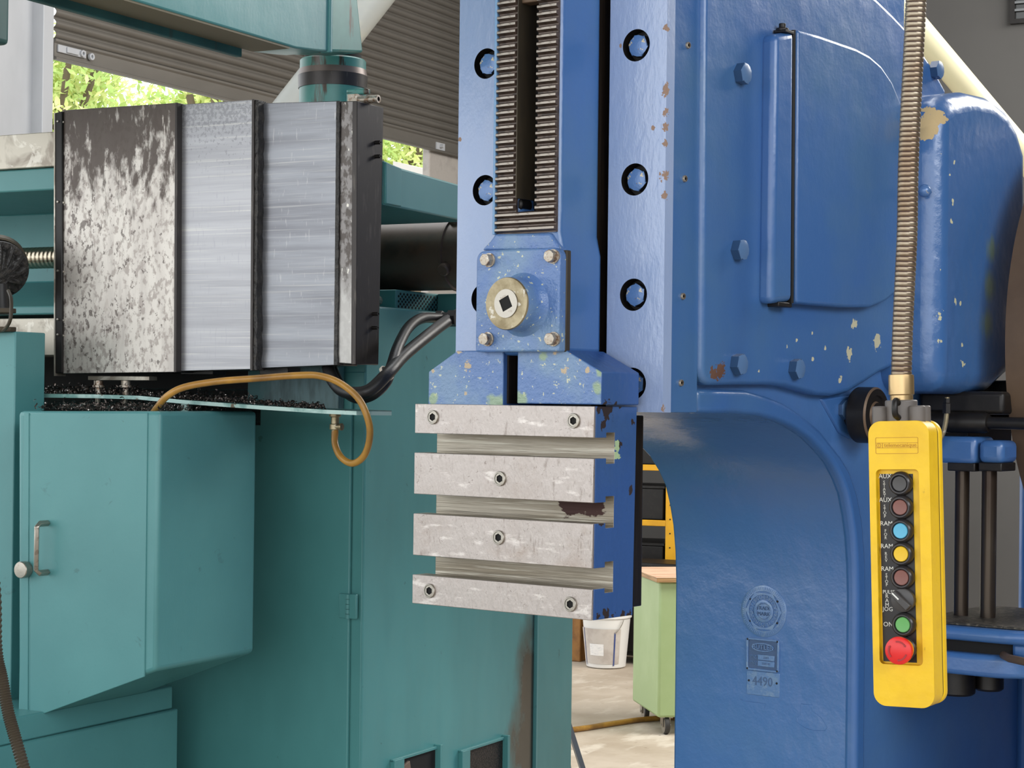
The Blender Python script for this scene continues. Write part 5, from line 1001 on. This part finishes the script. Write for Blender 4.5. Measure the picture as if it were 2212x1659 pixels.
for x, y, mt_, lab, nm in btn:
    pf_ = pv - .011; c = PA.f(pf_, (x, y)); U, Z_ = c
    if nm == 'push_button':
        o = P(nm, MB(bezel_m).lathe([(.0185, 0), (.0185, .004), (.0172, .009), (.0150, .0112), (.0132, .0112), (.0122, .009), (.0122, .004), (0, .004)], (U, pv, Z_), '-v', 40), label=lab)
        P('button_cap', MB(mt_).lathe([(.0116, .002), (.0116, .0088), (.0108, .0098), (.004, .0094), (0, .0094)], (U, pv, Z_), '-v', 36), parent=o)
    elif nm == 'selector_switch':
        o = P(nm, MB(b_black).lathe([(.0185, 0), (.0185, .005), (.0178, .0085), (.016, .0095), (0, .0095)], (U, pv, Z_), '-v', 40), label=lab)
        A_ = radians(137); ca, sa = cos(A_), sin(A_)
        rot_ = lambda a, b: (U + a * ca - b * sa, Z_ + a * sa + b * ca)
        P('selector_grip', MB(b_black).prism('v', [rot_(-.0165, -.0055), (rot_(.0165, -.0055)), rot_(.0175, 0), rot_(.0165, .0055), rot_(-.0165, .0055)], pv - .019, pv - .009), parent=o, bev=.0015)
        P('pointer_line', MB(white_ink).prism('v', [rot_(.003, -.0010), rot_(.0165, -.0010), rot_(.0165, .0012), rot_(.003, .0012)], pv - .0195, pv - .0188), parent=o)
    else:
        o = P(nm, MB(b_red, bezel_m, orange).lathe([(.0185, 0), (.0185, .006), (.0165, .0075), (.0160, .015), (.0175, .020), (.0205, .023), (.0212, .027), (.0205, .031), (.0185, .0325), (0, .0335)], (U, pv, Z_), '-v', 48, ms=[1, 1, 2, 0, 0, 0, 0, 0, 0]), label=lab)
        for k in range(3):
            a0_ = radians(35 + 120 * k); mb = MB(red_dark); L1 = [(U + .0152 * cos(a0_ + t / 8 * 1.15), Z_ + .0152 * sin(a0_ + t / 8 * 1.15)) for t in range(9)]; L2 = [(U + .0128 * cos(a0_ + t / 8 * 1.15), Z_ + .0128 * sin(a0_ + t / 8 * 1.15)) for t in range(9)]
            tip = (U + .014 * cos(a0_ - .16), Z_ + .014 * sin(a0_ - .16)); mb.prism('v', L1 + L2[::-1] + [(U + .0118 * cos(a0_), Z_ + .0118 * sin(a0_)), tip, (U + .0162 * cos(a0_), Z_ + .0162 * sin(a0_))], pv - .0337, pv - .031); P('turn_arrow', mb, parent=o)
def lab(s_, x, y, size, xs=1.0):
    c = PA.f(pv, (x, y)); pe.inst('lettering', text_mesh('lettering', s_, size, white_ink, .0002, xs=xs), (c[0], pv - .0003, c[1]), parent=lp_)
lab('AUX', 1912, 1029, .0098); lab('AUX', 1913, 1080, .0098); lab('RAM', 1915, 1131, .0098); lab('RAM', 1916, 1180, .0098); lab('RAM', 1917, 1229, .0098); lab('PULSE', 1920, 1279, .0080, .9); lab('ON', 1919, 1349, .0100); lab('JOG', 1918, 1316, .0090)
for wd, x, y0, dy in (('START', 1910, 1042, 7.3), ('STOP', 1911, 1094, 7.2), ('FOR', 1913, 1147, 7.5), ('REV', 1914, 1196, 7.5), ('STOP', 1915, 1242, 7.2), ('RAM', 1916, 1288, 9.5)):
    for k, chx in enumerate(wd): lab(chx, x + k * .25, y0 + k * dy, .0066 if wd != 'RAM' else .0085)
# moulded maker's frame
a = PA.f(0, (1891, 945), (1983, 944), (1985, 980), (1892, 983)); xa, xb, zb1, zt1 = a[0][0], a[1][0], (a[2][1] + a[3][1]) / 2 + .001, (a[0][1] + a[1][1]) / 2
e = .0007
mk = P('maker_frame', MB(yellow_line).prism('v', rrect(xa, xb, zb1, zt1, .002), -.0004, .0012, holes=[rrect(xa + e, xb - e, zb1 + e, zt1 - e, .0015)]))
hh = (zt1 - zb1)
for k in (.36, .66): P('maker_line', MB(yellow_line).box(xa, xb, -.0004, .001, zb1 + hh * k - e / 2, zb1 + hh * k + e / 2), parent=mk)
P('maker_line', MB(yellow_line).box(xa + .0105, xa + .0115, -.0004, .001, zb1 + hh * .36, zb1 + hh * .66), parent=mk)
mb = MB(yellow_line); mb.prism('v', circ(xa + .0052, zb1 + hh * .51, .0036, 20), -.0004, .001, holes=[circ(xa + .0052, zb1 + hh * .51, .0027, 20)]); mb.box(xa + .0048, xa + .0056, -.0004, .001, zb1 + hh * .42, zb1 + hh * .60); P('maker_roundel', mb, parent=mk)
pe.inst('lettering', text_mesh('lettering', 'telemecanique', .0088, yellow_line, .0004, xs=1.0), ((xa + xb) / 2 + .0055, -.0002, zb1 + hh * .52), parent=mk)
# grey head, ferrule and conduit
cH = (fx0 + fx1) / 2
mb = MB(grey_plastic)
hz0, hz1 = ftop - .006, PA.f(.02, (1948, 864))[1]
cc_ = PA.f(.03, (1946, 880))[0]
mb.prism('z', circ(cc_, .032, .0245, 32), hz0, hz1); 
for dx, dy in ((-.029, .02), (.029, .02), (-.029, .044), (.029, .044)): mb.prism('z', circ(cc_ + dx, dy, .0125, 20), hz0, hz1 - .009)
mb.box(cc_ - .029, cc_ + .029, .018, .046, hz0, hz1 - .010)
hd = P('cable_head', mb, bev=.0025, seg=3, label='grey plastic lobed cable head')
q = PA.f(0.0, (1936, 893)); mb = MB(black); pts = [(q[0], .012, hz1 - .006), (q[0], .0, hz1 - .001), (q[0], -.006, hz1 - .010), (q[0], -.004, hz1 - .022), (q[0], .010, hz1 - .027)]; mb.tube(smooth_path(pts, 5), .0048, 10); P('suspension_hook', mb, label='small black loop')
f0, f1 = PA.f(.03, (1947, 864))[1], PA.f(.03, (1947, 810))[1]; fcx = PA.f(.03, (1947, 838))[0]
P('ferrule', MB(brass).lathe([(.0175, f0 - .004), (.0175, f0 + .007), (.0195, f0 + .0085), (.0195, f1 - .006), (.0190, f1), (.0150, f1 + .001)], (fcx, .03, 0), 'z', 36), label='worn brass ferrule')
cpts = [PA.hit(x, y, 1, .03) for x, y in ((1947, 812), (1948, 770), (1950, 704), (1955, 600), (1959.5, 500), (1961, 400), (1963, 330), (1968, 220), (1974, 100), (1979, 0), (1981, -60), (1983, -120))]
cpts += [cpts[-1] + Vector((.01, .05, .4)), cpts[-1] + Vector((.02, .3, 1.2)), cpts[-1] + Vector((.02, .4, 3.26))]
sp = smooth_path(cpts[:12], 60)
# resample at an even step
step = .00152; out = [sp[0]]; acc = 0
for a, b in zip(sp, sp[1:]):
    d_ = (b - a).length; t_ = step - acc
    while t_ <= d_: out.append(a.lerp(b, t_ / d_)); t_ += step
    acc = (acc + d_) % step if d_ else acc
rc = .0158
prof4 = (rc * .945, rc, rc * 1.0, rc * 1.0, rc)
P('ribbed_conduit', MB(conduit_m, conduit_gap).tube(out, rc, 20, rf=lambda i: prof4[i % 5], mf=lambda i: 1 if i % 5 == 4 else 0), label='ribbed bronze-grey metal conduit', ang=25)
P('conduit_run', MB(conduit_m).tube(smooth_path(cpts[11:], 8), rc, 16))
